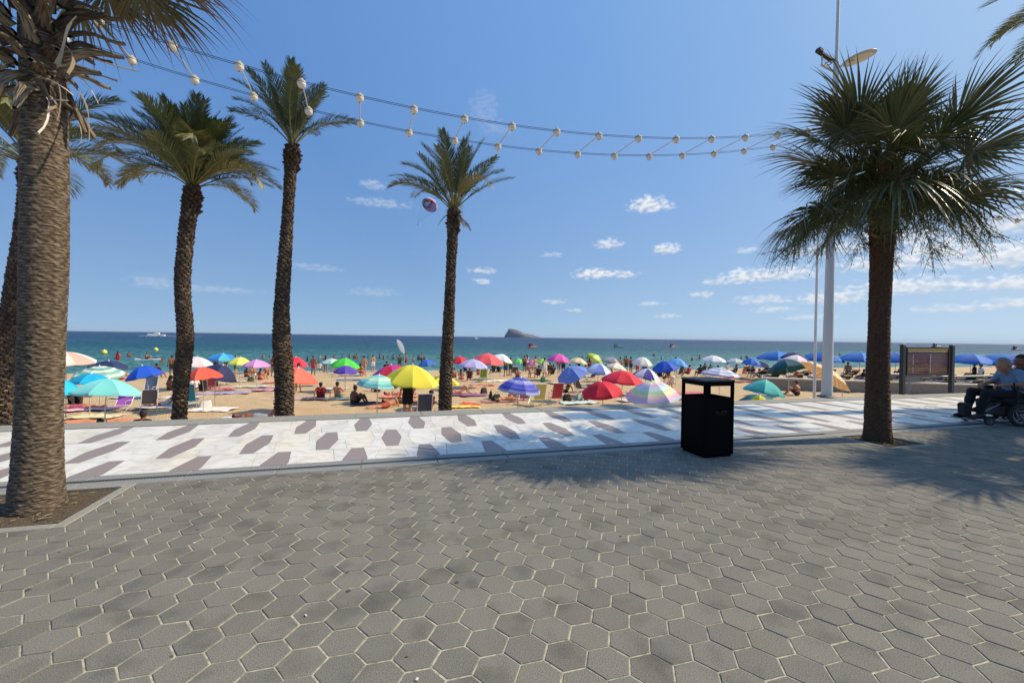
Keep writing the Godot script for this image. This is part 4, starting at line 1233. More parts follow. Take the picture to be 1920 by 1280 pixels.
func ring_radius(stops: Array, h: float) -> float:
	for i in stops.size() - 1:
		if h <= stops[i + 1][0]:
			var t: float = clamp((h - stops[i][0]) / (stops[i + 1][0] - stops[i][0]), 0.0, 1.0)
			return lerpf(stops[i][1], stops[i + 1][1], smoothstep(0.0, 1.0, t))
	return stops[-1][1]

# a bare trunk with ring scars; radii are [height, radius] stops
func trunk_mesh(path: Array, stops: Array, rings: int, sides: int, ripple: float, rough: float, seed_: int, ring_gap: float) -> MB:
	var mb := MB.new()
	var n := FastNoiseLite.new()
	n.seed = seed_
	n.frequency = 1.0
	n.fractal_octaves = 4
	var rows := []
	var cols := []
	var y0: float = path[0].y
	for i in rings + 1:
		var t := float(i) / rings
		var o := along(path, t)
		var h: float = o.y - y0
		var base := ring_radius(stops, h)
		var row := PackedVector3Array()
		var crow := PackedColorArray()
		for j in sides + 1:
			var f := TAU * j / sides
			var d := Vector3(cos(f), 0, sin(f))
			var a := n.get_noise_3d(d.x * 2.2, h * 9.0, d.z * 2.2)
			var b := n.get_noise_3d(d.x * 4.0 + 40, h * 34.0, d.z * 4.0)
			var wave := sin((h / ring_gap + n.get_noise_3d(d.x * 1.5, h * 0.6, d.z * 1.5 + 9) * 1.6) * TAU)
			var rr := base * (1.0 + rough * (a * 0.8 + b * 0.5)) + ripple * wave
			row.append(o + d * rr)
			var tone: float = clamp(0.82 + a * 0.35 + b * 0.5 + wave * 0.09, 0.35, 1.25)
			crow.append(Color(tone, tone, tone))
		rows.append(row)
		cols.append(crow)
	mb.grid(rows, true, cols, Color.WHITE, Vector2(1, 1))
	return mb

# the stubs of cut fronds that clothe a date palm
func boots_mesh(path: Array, stops: Array, gap: float, around: int, size: float, seed_: int, dark: Color, light: Color) -> MB:
	var mb := MB.new()
	var r := RandomNumberGenerator.new()
	r.seed = seed_
	var total: float = path[-1].y - path[0].y
	var count := int(total / gap * around)
	for i in count:
		for k in 1:
			var t: float = clamp((i + 0.5) / count + r.randf_range(-.25, .25) * gap / total, 0.001, 0.999)
			var o := along(path, t)
			var rr := ring_radius(stops, o.y - path[0].y)
			var f := i * 2.39996 + r.randf_range(-.1, .1)
			var d := Vector3(cos(f), 0, sin(f))
			var s := Vector3(-sin(f), 0, cos(f))
			var w := PI * rr / around * r.randf_range(0.75, 1.05)
			var h := gap * r.randf_range(0.9, 1.5)
			var lip := size * r.randf_range(0.4, 1.3)
			var a := o + d * (rr * 0.96) - Vector3(0, h * 0.75, 0)
			var b1 := o + d * (rr + lip) + s * w + Vector3(0, h * 0.2, 0)
			var b2 := o + d * (rr + lip) - s * w + Vector3(0, h * 0.2, 0)
			var c1 := o + d * (rr * 0.95) + s * w * 0.8 + Vector3(0, h * 0.5, 0)
			var c2 := o + d * (rr * 0.95) - s * w * 0.8 + Vector3(0, h * 0.5, 0)
			var bl := o + d * rr * 0.95 + s * w * 1.05 - Vector3(0, h * 0.2, 0)
			var br := o + d * rr * 0.95 - s * w * 1.05 - Vector3(0, h * 0.2, 0)
			var mid := o + d * rr * 0.7
			var col := dark.lerp(light, r.randf() * r.randf() * 0.5)
			var cut := dark.lerp(light, r.randf() * r.randf() * 0.9)
			mb.out(a, b1, b2, mid, col)
			mb.out(a, b1, bl, mid, col * 0.9)
			mb.out(a, b2, br, mid, col * 0.9)
			mb.out(bl, b1, c1, mid, col * 0.9)
			mb.out(br, b2, c2, mid, col * 0.9)
			mb.quad_out(b1, b2, c2, c1, mid, cut)
	return mb

func aim(az: float, el: float, roll := 0.0) -> Basis:   # z axis to that azimuth (0 = +x, 90 = towards the sea) and height, degrees
	var a := deg_to_rad(az)
	var e := deg_to_rad(el)
	var z := Vector3(cos(a) * cos(e), sin(e), -sin(a) * cos(e))
	var x := Vector3.UP.cross(z).normalized()
	if x.length() < 0.1: x = Vector3.RIGHT
	var y := z.cross(x)
	return Basis(x, y, z) * Basis(Vector3(0, 0, 1), deg_to_rad(roll))

var leaf_mat: StandardMaterial3D
var fronds_up := []
var fronds_arch := []
var fronds_dead := []

func date_palm(label: String, path: Array, stops: Array, plan: Array, seed_: int, dead := 0) -> Node3D:
	var base: Vector3 = path[0]
	var t := thing("date_palm", label, "palm tree", base, 0.0, "date palms along the beach wall")
	var rel := []
	for p in path: rel.append(p - base)
	var bark := painted(0.95)
	part("trunk", boots_core(rel, stops, seed_), bark, t)
	var top: Vector3 = rel[-1]
	var dark := lin("3d3229")
	var light := lin("94806a")
	part("frond_stubs", boots_mesh(rel, stops, 0.075, 13, 0.028, seed_, dark, light), bark, t).set_meta("kind", "stuff")
	# the swollen collar of longer cut stubs under the crown
	var collar := []
	for k in 5: collar.append(top + Vector3(0, -0.55 + 0.15 * k, 0))
	part("stub_collar", boots_mesh(collar, [[0.0, 0.12], [0.3, 0.155], [0.7, 0.09]], 0.085, 11, 0.08, seed_ + 9, dark, lin("7a5b40")), bark, t).set_meta("kind", "stuff")
	var r := RandomNumberGenerator.new()
	r.seed = seed_ + 1
	for f in plan:   # [azimuth, height, kind, size]
		var bank: Array = [fronds_up, fronds_arch, fronds_dead][f[2]]
		var o := piece("frond", bank[r.randi() % bank.size()], leaf_mat, t, top + Vector3(0, -0.06 + r.randf() * 0.12, 0), aim(f[0], f[1], r.randf_range(-25, 25)).scaled(Vector3.ONE * f[3]))
	return t

func boots_core(path: Array, stops: Array, seed_: int) -> MB:
	var s := []
	for k in stops: s.append([k[0], k[1] * 0.97])
	var mb := trunk_mesh(path, s, 120, 20, 0.004, 0.06, seed_, 0.09)
	for i in mb.c.size():
		mb.c[i] = lin("3d3229") * mb.c[i].r
		mb.c[i].a = 1.0
	return mb

func crown_plan(seed_: int, count: int, lo: float, hi: float, size: float, arch_below: float) -> Array:
	var r := RandomNumberGenerator.new()
	r.seed = seed_
	var plan := []
	for k in count:
		var u := (k + 0.5) / count
		var el := lerpf(hi, lo, pow(u, 0.8)) + r.randf_range(-5, 5)
		plan.append([k * 137.5 + r.randf_range(-14, 14), el, 1 if el < arch_below else 0, size * r.randf_range(0.85, 1.08)])
	return plan

func build_palms() -> void:
	leaf_mat = painted(0.42)
	leaf_mat.backlight_enabled = true
	leaf_mat.backlight = Color(.32, .32, .32)
	leaf_mat.metallic_specular = 0.5
	var g0 := lin("3f4c2e")
	var g2 := lin("37462f")
	for k in 4:
		fronds_up.append(frond_mesh(2.05, 0.40 + 0.22 * k, 0.36, 70, 200 + k, g2, lin("5f6b44"), 0.6 * (k - 1.5)))
		fronds_arch.append(frond_mesh(2.35, 1.15 + 0.28 * k, 0.46, 84, 220 + k, g0 if k < 2 else lin("59613a"), lin("6d7a4a") if k < 2 else lin("a39c62"), 0.8 * (k - 1.5)))
	for k in 2:
		fronds_dead.append(frond_mesh(0.9, 0.5, 0.16, 26, 240 + k, lin("4a3f2c"), lin("7a684a")))
	var slim := [[0.0, 0.22], [0.5, 0.18], [2.0, 0.16], [4.4, 0.135], [6.4, 0.12], [7.6, 0.14]]
	var y := sand_y(0, -12)
	# left to right along the beach wall
	date_palm("leaning date palm half hidden behind the big left palm", [Vector3(-7.9, y, -12), Vector3(-7.82, 0.2, -12), Vector3(-7.72, 1.9, -12), Vector3(-7.52, 3.6, -12), Vector3(-7.40, 5.15, -12)], slim, crown_plan(301, 34, 22, 86, 0.98, 70), 11)
	var p2 := crown_plan(302, 80, 40, 89, 0.90, 62)
	for k in 16: p2.append([k * 137.5 + 20.0, 66.0 + 1.4 * k, 0, 0.86 + 0.012 * k])
	date_palm("broad bushy date palm with golden lower fronds, second from the left", [Vector3(-4.66, y, -12), Vector3(-4.58, 0.3, -12), Vector3(-4.50, 1.4, -12), Vector3(-4.56, 2.9, -12), Vector3(-4.38, 4.95, -12)], [[0.0, 0.19], [1.6, 0.135], [2.4, 0.15], [4.6, 0.145], [6.3, 0.15]], p2, 12)
	date_palm("tallest slim date palm with upright fronds behind the string lights", [Vector3(-2.40, y, -12), Vector3(-2.38, 0.2, -12), Vector3(-2.46, 1.9, -12), Vector3(-2.36, 4.1, -12), Vector3(-2.25, 6.2, -12)], [[0.0, 0.28], [1.5, 0.20], [2.6, 0.20], [4.6, 0.15], [6.6, 0.115], [7.6, 0.13]], crown_plan(303, 23, 48, 89, 0.92, 30), 13)
	var p4 := crown_plan(304, 26, 34, 89, 0.95, 46)
	for k in 11: p4.append([k * 33.0, -35.0 - 30.0 * (k % 3), 2, 0.75])
	date_palm("date palm nearest the middle with dead fronds hanging under its crown", [Vector3(1.62, y, -12), Vector3(1.64, 0.2, -12), Vector3(1.69, 1.6, -12), Vector3(1.74, 3.2, -12), Vector3(1.80, 5.0, -12)], [[0.0, 0.20], [1.5, 0.17], [3.4, 0.145], [5.0, 0.12], [6.5, 0.14]], p4, 14)
	date_palm("palm outside the frame whose frond tip hangs in at the top right corner", [Vector3(17.5, 0, -6.3), Vector3(17.45, 2.5, -6.3), Vector3(17.4, 5.2, -6.3), Vector3(17.35, 7.6, -6.3), Vector3(17.3, 10.1, -6.35)], [[0.0, 0.30], [4.0, 0.2], [10.0, 0.17]], crown_plan(305, 30, 14, 86, 1.0, 60), 15)
	big_left_palm()
	right_fan_palm(Vector3(7.6, -0.03, -5.0), "dark backlit fan palm with hanging fruit strands right of the bin", 1.0, 71)
	right_fan_palm(Vector3(15.7, -0.03, -4.9), "fan palm outside the frame at the right that shades the wheelchairs", 0.95, 72)
	right_fan_palm(Vector3(12.4, -0.03, -3.0), "fan palm outside the frame at the right, nearer the camera", 0.9, 73)

func big_left_palm() -> void:
	var t := thing("fan_palm", "big fan palm with a thick ringed trunk and shaggy skirt at the left edge", "palm tree", Vector3(-2.95, -0.03, -4.88))
	var bark := painted(0.95)
	bark.albedo_color = Color("94887a")
	bark.uv1_scale = Vector3(1.0, 24.0, 1.0)
	bark.albedo_texture = noise_tex(1024, 0.009, 5, [[0.0, Color("4c443c")], [0.32, Color("92867a")], [0.5, Color("c6bbac")], [0.75, Color("e9e0d2")], [1.0, Color("fff8ee")]], 81)
	bark.heightmap_enabled = true
	bark.heightmap_texture = bark.albedo_texture
	bark.heightmap_scale = 0.7
	var path := [Vector3(0, 0, 0), Vector3(0.02, 1.0, 0), Vector3(0.045, 2.0, 0), Vector3(0.05, 3.0, 0), Vector3(0.03, 4.3, 0)]
	part("trunk", trunk_mesh(path, [[0.0, 0.20], [0.10, 0.183], [0.4, 0.165], [0.9, 0.152], [1.6, 0.152], [2.2, 0.157], [3.0, 0.154], [3.6, 0.148], [4.4, 0.15]], 640, 120, 0.002, 0.036, 82, 0.055), bark, t)
	# torn fibre tufts and the criss-cross of old leaf bases
	var r := RandomNumberGenerator.new()
	r.seed = 83
	var bare := painted(0.9)
	bare.uv1_scale = Vector3(2.5, 0.35, 1)
	bare.albedo_texture = noise_tex(512, 0.012, 5, [[0.0, 0.3], [0.4, 0.7], [0.6, 0.95], [1.0, 1.0]], 85)
	bare.heightmap_enabled = true
	bare.heightmap_texture = bare.albedo_texture
	bare.heightmap_scale = 0.8
	for k in 64:
		var u := k / 63.0
		var h := lerpf(3.62, 4.75, u)
		var az := k * 137.5 + r.randf_range(-10, 10)
		var rad := 0.155 + 0.08 * sin(PI * u)
		var l := r.randf_range(0.28, 0.5) * (0.75 if u < 0.2 else 1.0)
		var el := lerpf(18, 62, u) + r.randf_range(-16, 12)
		if k < 9: el = r.randf_range(-75, -20)
		var mb := MB.new()
		var rows := []
		var pale := lin(["7f6d58", "8f7d66", "6a5745", "a3937c", "8d7a62", "5d4c3e"][r.randi() % 6])
		var tw := r.randf_range(-.7, .7)
		for i in 7:
			var s := i / 6.0
			var w := lerpf(0.085, 0.018, pow(s, 0.7)) * r.randf_range(0.92, 1.05)
			var mid := Vector3(tw * 0.06 * s * s, -0.10 * s * s + 0.05 * sin(s * 5.0 + tw) * s, l * s)
			rows.append(PackedVector3Array([mid + Vector3(-w, 0.014, 0), mid + Vector3(-w * 0.5, -0.012, 0), mid + Vector3(w * 0.5, -0.012, 0), mid + Vector3(w, 0.014, 0), mid + Vector3(0, 0.022, 0), mid + Vector3(-w, 0.014, 0)]))
		mb.grid(rows, true, [], pale, Vector2(1, 1))
		var d := aim(az, 0).z
		piece("leaf_base", mb.mesh(), bare, t, Vector3(0, h, 0) + d * rad * 0.8, aim(az, el, r.randf_range(-40, 40)))
	# loose dry strips that stick out and hang under the skirt
	for k in 26:
		var az := r.randf_range(-75, 75) if k % 2 == 0 else r.randf_range(0, 360)
		var l := r.randf_range(0.25, 0.62)
		var mb := MB.new()
		var rows := []
		var pale := lin(["b8ae9e", "d9d4ca", "8a7a66", "6b5c4c", "c9bfae"][r.randi() % 5])
		var sag := r.randf_range(0.1, 0.9)
		for i in 8:
			var s := i / 7.0
			var w := r.randf_range(0.008, 0.030) * (1.0 - 0.6 * s)
			var mid := Vector3(sin(s * 4 + k) * 0.05, -sag * l * s * s, l * s)
			rows.append(PackedVector3Array([mid + Vector3(-w, 0, 0), mid + Vector3(0, 0.008, 0), mid + Vector3(w, 0, 0)]))
		mb.grid(rows, false, [], pale)
		piece("dry_strip", mb.mesh(), bare, t, Vector3(0, r.randf_range(3.55, 4.15), 0) + aim(az, 0).z * 0.13, aim(az, r.randf_range(-50, 25), r.randf_range(-80, 80)))
	var fans := []
	for k in 3: fans.append(fan_mesh(0.74, 0.70, 44, deg_to_rad(118), 0.75 + 0.28 * k, 500 + k, lin("364a28"), lin("5c5c34"), lin("7a4434"), 0.5))
	var fresh := []
	for k in 2: fresh.append(fan_mesh(0.9, 0.85, 44, deg_to_rad(120), 0.4, 510 + k, lin("3f5a28"), lin("5f7a38"), lin("6d7a3c"), 0.2))
	var plan := [[2, 6, 0, 1.0], [-14, -6, 0, 0.95], [28, -2, 0, 0.9], [52, 6, 0, 0.95], [-40, 8, 0, 0.9], [14, 22, 0, 1.0], [75, 12, 0, 0.9], [100, 4, 0, 0.9], [135, 8, 0, 0.9], [170, 6, 0, 0.9], [205, 6, 0, 0.9], [240, 8, 0, 0.9], [280, 6, 0, 0.9], [318, 12, 0, 0.9], [-22, 34, 0, 1.0]]
	for k in 16: plan.append([k * 137.5, 28 + 3.4 * k, 1, 1.0])
	for f in plan:
		var bank: Array = fans if f[2] == 0 else fresh
		piece("fan_leaf", bank[r.randi() % bank.size()], leaf_mat, t, Vector3(0, 4.74 + r.randf() * 0.25, 0), aim(f[0], f[1] + 3, r.randf_range(-20, 20)).scaled(Vector3.ONE * f[3]))

func right_fan_palm(at: Vector3, label: String, size: float, seed_: int) -> void:
	var t := thing("fan_palm", label, "palm tree", at)
	var r := RandomNumberGenerator.new()
	r.seed = seed_
	var bark := painted(0.95)
	bark.albedo_color = Color("a3866c")
	bark.uv1_scale = Vector3(4.0, 40.0, 1.0)
	bark.albedo_texture = noise_tex(512, 0.025, 5, [[0.0, Color("2c211b")], [0.4, Color("8a7462")], [1.0, Color("fff0dc")]], 84)
	bark.heightmap_enabled = true
	bark.heightmap_texture = bark.albedo_texture
	bark.heightmap_scale = 1.5
	var path := [Vector3(0, 0, 0), Vector3(-0.03, 1.0, 0), Vector3(-0.02, 2.0, 0), Vector3(0.0, 3.2, 0), Vector3(0.03, 4.45, 0)]
	part("trunk", trunk_mesh(path, [[0.0, 0.195], [0.3, 0.172], [1.0, 0.152], [1.9, 0.14], [2.7, 0.145], [3.5, 0.17], [4.45, 0.15]], 300, 72, 0.004, 0.07, seed_, 0.07), bark, t)
	var bare := painted(0.9)
	for k in 46:
		var u := k / 45.0
		var h := lerpf(3.0, 4.45, pow(u, 0.8))
		var az := k * 137.5 + r.randf_range(-12, 12)
		var l := lerpf(0.12, 0.42, u) * r.randf_range(0.8, 1.15)
		var mb := MB.new()
		var rows := []
		var pale := lin(["5d4634", "7b5a42", "4a392c", "8a6a4e"][r.randi() % 4])
		for i in 5:
			var s := i / 4.0
			var w := lerpf(0.075, 0.03, s)
			var mid := Vector3(0, -0.05 * s * s, l * s)
			rows.append(PackedVector3Array([mid + Vector3(-w, 0.012, 0), mid + Vector3(0, -0.014, 0), mid + Vector3(w, 0.012, 0), mid + Vector3(0, 0.02, 0), mid + Vector3(-w, 0.012, 0)]))
		mb.grid(rows, true, [], pale)
		piece("leaf_base", mb.mesh(), bare, t, Vector3(0, h, 0) + aim(az, 0).z * 0.125, aim(az, r.randf_range(52, 76), r.randf_range(-30, 30)))
	var glossy := painted(0.3)
	glossy.metallic_specular = 0.6
	glossy.backlight_enabled = true
	glossy.backlight = Color(.36, .36, .36)
	var fans := []
	for k in 5: fans.append(fan_mesh(1.02, 0.84, 46, deg_to_rad(116), 0.35 + 0.26 * k, 600 + k, lin("3c4629"), lin("64673c"), lin("7a6c46"), 0.2))
	var n := 34
	for k in n:
		var u := (k + 0.5) / n
		var el := lerpf(84, -10, pow(u, 0.85)) + r.randf_range(-9, 9)
		var v: int = clampi(int(u * 5.0 + r.randf_range(-.6, .6)), 0, 4)
		piece("fan_leaf", fans[v], glossy, t, Vector3(0.03, 4.02 + r.randf() * 0.3 - 0.35 * u, 0) , aim(k * 137.5 + r.randf_range(-12, 12), el, r.randf_range(-55, 55)).scaled(Vector3.ONE * size * r.randf_range(0.74, 1.2)))
	var inner := []
	for k in 2: inner.append(fan_mesh(0.5, 0.8, 44, deg_to_rad(112), 0.5 + 0.4 * k, 620 + k, lin("384025"), lin("585a34"), lin("80643f"), 0.25))
	for k in 15:
		piece("fan_leaf", inner[k % 2], glossy, t, Vector3(0.03, 3.75 + r.randf() * 0.4, 0), aim(k * 137.5 + 40, lerpf(62, -22, k / 14.0) + r.randf_range(-8, 8), r.randf_range(-60, 60)).scaled(Vector3.ONE * size * r.randf_range(0.8, 1.1)))
	var strands := []
	for k in 3: strands.append(fruit_mesh(700 + k))
	var stalk := painted(0.8)
	for s in [[172, 0, 1.0], [196, 1, 0.92], [148, 2, 0.95], [215, 0, 0.85], [120, 1, 0.85], [5, 2, 1.0], [-22, 0, 0.95], [28, 1, 0.9], [50, 2, 0.85], [-50, 1, 0.85], [250, 2, 0.8], [85, 0, 0.8]]:
		piece("fruit_stalk", strands[s[1]], stalk, t, Vector3(0, 3.75 + r.randf() * 0.25, 0), aim(s[0], 18).scaled(Vector3.ONE * s[2]))

func fruit_mesh(seed_: int) -> ArrayMesh:
	var r := RandomNumberGenerator.new()
	r.seed = seed_
	var mb := MB.new()
	var green := lin("4a5a2c")
	var brown := lin("6b5c38")
	var pts := []
	var rad := []
	for i in 15:
		var t := i / 14.0
		pts.append(Vector3(0, 0.12 * sin(t * 2.2) - 1.25 * pow(t, 2.4), 1.12 * pow(t, 0.8)))
		rad.append(lerpf(0.014, 0.004, t))
	mb.tube(pts, rad, 4, brown, false)
	for k in 90:
		var t := r.randf_range(0.38, 1.0)
		var o := along(pts, t)
		var d := Vector3(r.randf_range(-1, 1), r.randf_range(-1.4, -0.1), r.randf_range(-.6, .9)).normalized()
		var l := r.randf_range(0.22, 0.5)
		var q := []
		for i in 5:
			var s := i / 4.0
			q.append(o + d * l * s + Vector3(0, -0.22 * s * s * l, 0))
		mb.tube(q, [.005, .0045, .004, .0035, .003], 3, green.lerp(brown, r.randf()), false)
		for j in 13:
			var p := along(q, r.randf_range(0.15, 1.0))
			var e := Vector3(r.randf_range(-1, 1), r.randf_range(-1, .6), r.randf_range(-1, 1)).normalized() * r.randf_range(0.03, 0.1)
			var w := e.cross(Vector3.UP).normalized() * 0.003
			var c := green.lerp(lin("77794a"), r.randf())
			mb.quad(p - w, p + w, p + e + w, p + e - w, c)
			var b := p + e
			var s := r.randf_range(0.006, 0.011)
			for m in [Vector3(s, 0, 0), Vector3(-s, 0, 0)]:
				mb.out(b + Vector3(0, s, 0), b + m, b + Vector3(0, 0, s), b, c)
				mb.out(b + Vector3(0, -s, 0), b + m, b + Vector3(0, 0, s), b, c)
				mb.out(b + Vector3(0, s, 0), b + m, b + Vector3(0, 0, -s), b, c)
				mb.out(b + Vector3(0, -s, 0), b + m, b + Vector3(0, 0, -s), b, c)
	return mb.mesh()

# ---------------------------------------------------------------- street furniture
func build_street() -> void:
	# litter bin: four posts, a lid, open throats and plain panels
	var t := thing("litter_bin", "square black metal litter bin with open slots under its flat lid", "litter bin", Vector3(4.26, 0, -4.95))
	var black := mat("0a0a0b", 0.6)
	var inner := mat("060606", 0.9)
	black.metallic_specular = 0.15
	inner.metallic_specular = 0.1
	var w := 0.475
	var h := 1.0
	var lid := MB.new()
	lid.box(Vector3.ZERO, Vector3(w + 0.012, 0.022, w + 0.012), Basis.IDENTITY, Color.WHITE, 0.006)
	part("lid", lid, mat("2a2e2f", 0.5), t, Vector3(0, h + 0.011, 0))
	var rim := MB.new()
	for s in [-1.0, 1.0]:
		rim.box(Vector3(0, 0, s * (w / 2 - 0.012)), Vector3(w - 0.086, 0.055, 0.02))
		rim.box(Vector3(s * (w / 2 - 0.012), 0, 0), Vector3(0.02, 0.055, w - 0.086))
	part("top_rim", rim, black, t, Vector3(0, h - 0.029, 0))
	for sx in [-1.0, 1.0]:
		for sz in [-1.0, 1.0]:
			var p := MB.new()
			p.box(Vector3.ZERO, Vector3(0.042, h - 0.03, 0.042), Basis.IDENTITY, Color.WHITE, 0.008)
			part("corner_post", p, black, t, Vector3(sx * (w / 2 - 0.021), h / 2 + 0.014, sz * (w / 2 - 0.021)))
	for k in 4:
		var p := MB.new()
		var b := Basis(Vector3.UP, k * PI / 2)
		p.box(Vector3.ZERO, Vector3(w - 0.088, 0.755, 0.014), b, Color.WHITE, 0.003)
		part("side_panel", p, black, t, b * Vector3(0, 0, w / 2 - 0.014) + Vector3(0, 0.03 + 0.3775, 0))
	var liner := MB.new()
	liner.box(Vector3(0, 0.74, 0), Vector3(w - 0.07, 0.01, w - 0.07))
	part("liner", liner, inner, t)
	var post := MB.new()
	post.box(Vector3(0, 0.89, 0), Vector3(0.05, 0.21, 0.05))
	part("centre_post", post, black, t)
	var foot := MB.new()
	foot.box(Vector3(0, 0.014, 0), Vector3(w - 0.05, 0.028, w - 0.05))
	part("plinth", foot, inner, t)
	# worn emblem on the front panel: a small wave mark and a row of faint strokes
	var mark := MB.new()
	for k in 5:
		mark.box(Vector3(-0.055 + 0.011 * k, 0.60 + 0.006 * sin(k * 1.6), w / 2 - 0.0055), Vector3(0.010, 0.007, 0.0015))
	for k in 7:
		mark.box(Vector3(0.035 + 0.013 * k, 0.60 + 0.005 * (k % 3), w / 2 - 0.0055), Vector3(0.008, 0.012 if k % 2 else 0.018, 0.0015), Basis(Vector3.BACK, 0.35 * (k % 3 - 1)))
	for k in 11:
		mark.box(Vector3(-0.06 + 0.018 * k, 0.572, w / 2 - 0.0055), Vector3(0.012, 0.004, 0.0015))
	part("emblem", mark, mat("2c2e2f", 0.6), t)

	lamp_post()
	# thin flag pole down on the beach
	var fp := thing("flag_pole", "thin bare white pole standing on the beach just left of the lamp post", "pole", Vector3(18.12, sand_y(0, -14.5), -14.5))
	var fm := MB.new()
	fm.tube([Vector3.ZERO, Vector3(0, 4, 0), Vector3(0.02, 9.4, 0)], [.062, .055, .04], 10)
	part("shaft", fm, mat("d9d6d0", 0.5), fp)
	var cap := MB.new()
	cap.lathe(Vector3(0.02, 9.4, 0), [Vector2(0.0, 0.12), Vector2(.05, .09), Vector2(.06, .05), Vector2(.04, 0)], 10)
	part("cap", cap, mat("c8c4bc", 0.5), fp)

	# information board between two dark posts on the coping
	var b := thing("information_board", "brown plank information board with a yellow header between two dark grey posts", "board", Vector3(15.98, 0, -9.16))
	var steel := mat("34383b", 0.5, 0.4)
	for s in [-1.0, 1.0]:
		var p := MB.new()
		p.box(Vector3(0, 0.75, 0), Vector3(0.13, 1.5, 0.10), Basis.IDENTITY, Color.WHITE, 0.01)
		part("post", p, steel, b, Vector3(s * 1.09, 0, 0))
		for yy in [0.72, 1.28]:
			var br := MB.new()
			br.box(Vector3(s * 0.985, yy, 0), Vector3(0.09, 0.03, 0.03))
			part("bracket", br, steel, b)
	var fr := MB.new()
	fr.box(Vector3(0, 1.405, 0), Vector3(1.88, 0.03, 0.06)); fr.box(Vector3(0, 0.575, 0), Vector3(1.88, 0.03, 0.06))
	fr.box(Vector3(-0.925, 0.99, 0), Vector3(0.03, 0.80, 0.06)); fr.box(Vector3(0.925, 0.99, 0), Vector3(0.03, 0.80, 0.06))
	part("frame", fr, mat("2a2c2c", 0.5, 0.3), b)
	var tones := ["5a2f28", "62352c", "532a25", "5e3129"]
	for k in 11:
		for s in [-1.0, 1.0]:
			var p := MB.new()
			p.box(Vector3.ZERO, Vector3(0.895, 0.058, 0.022), Basis.IDENTITY, Color.WHITE, 0.003)
			part("plank", p, mat(tones[(k * 3 + int(s)) % 4], 0.7), b, Vector3(s * 0.454, 0.623 + k * 0.0625, 0))
	for s in [-1.0, 1.0]:
		var p := MB.new()
		p.box(Vector3.ZERO, Vector3(0.895, 0.092, 0.024), Basis.IDENTITY, Color.WHITE, 0.003)
		part("header_plank", p, mat("b8923c", 0.6), b, Vector3(s * 0.454, 1.342, 0))
	# small pictograms, too worn to read from here
	var pic := MB.new()
	for k in 9:
		if k != 3:
			pic.box(Vector3(-0.66, 0.67 + k * 0.0625, 0.0125), Vector3(0.022 + 0.006 * (k % 3), 0.03, 0.002))
		pic.box(Vector3(0.10, 0.67 + k * 0.0625, 0.0125), Vector3(0.028 + 0.01 * (k % 2), 0.034, 0.002))
	part("pictogram_strip", pic, mat("d2cfc8", 0.7), b)

	var rail := thing("metal_rail", "low grey metal rail running from the information board to the right", "railing", Vector3(17.4, 0, -9.26))
	var zinc := mat("85898d", 0.45, 0.5)
	for e in [[0.50, 0.032], [0.36, 0.018]]:
		var m := MB.new()
		m.tube([Vector3(-2.4, e[0], 0), Vector3(0, e[0], 0), Vector3(3.6, e[0], 0)], [e[1], e[1], e[1]], 10)
		part("bar", m, zinc, rail)
	for x in [-2.0, -0.2, 1.6, 3.4]:
		var m := MB.new()
		m.box(Vector3(x, 0.24, -0.02), Vector3(0.04, 0.5, 0.04))
		part("upright", m, zinc, rail)
	string_lights("double string of white globe lights hung in a curve across the sky", 0.0, -4, 15)
	string_lights("next span of globe lights beyond the fan palm at the right edge", 19.85, -4, 15)

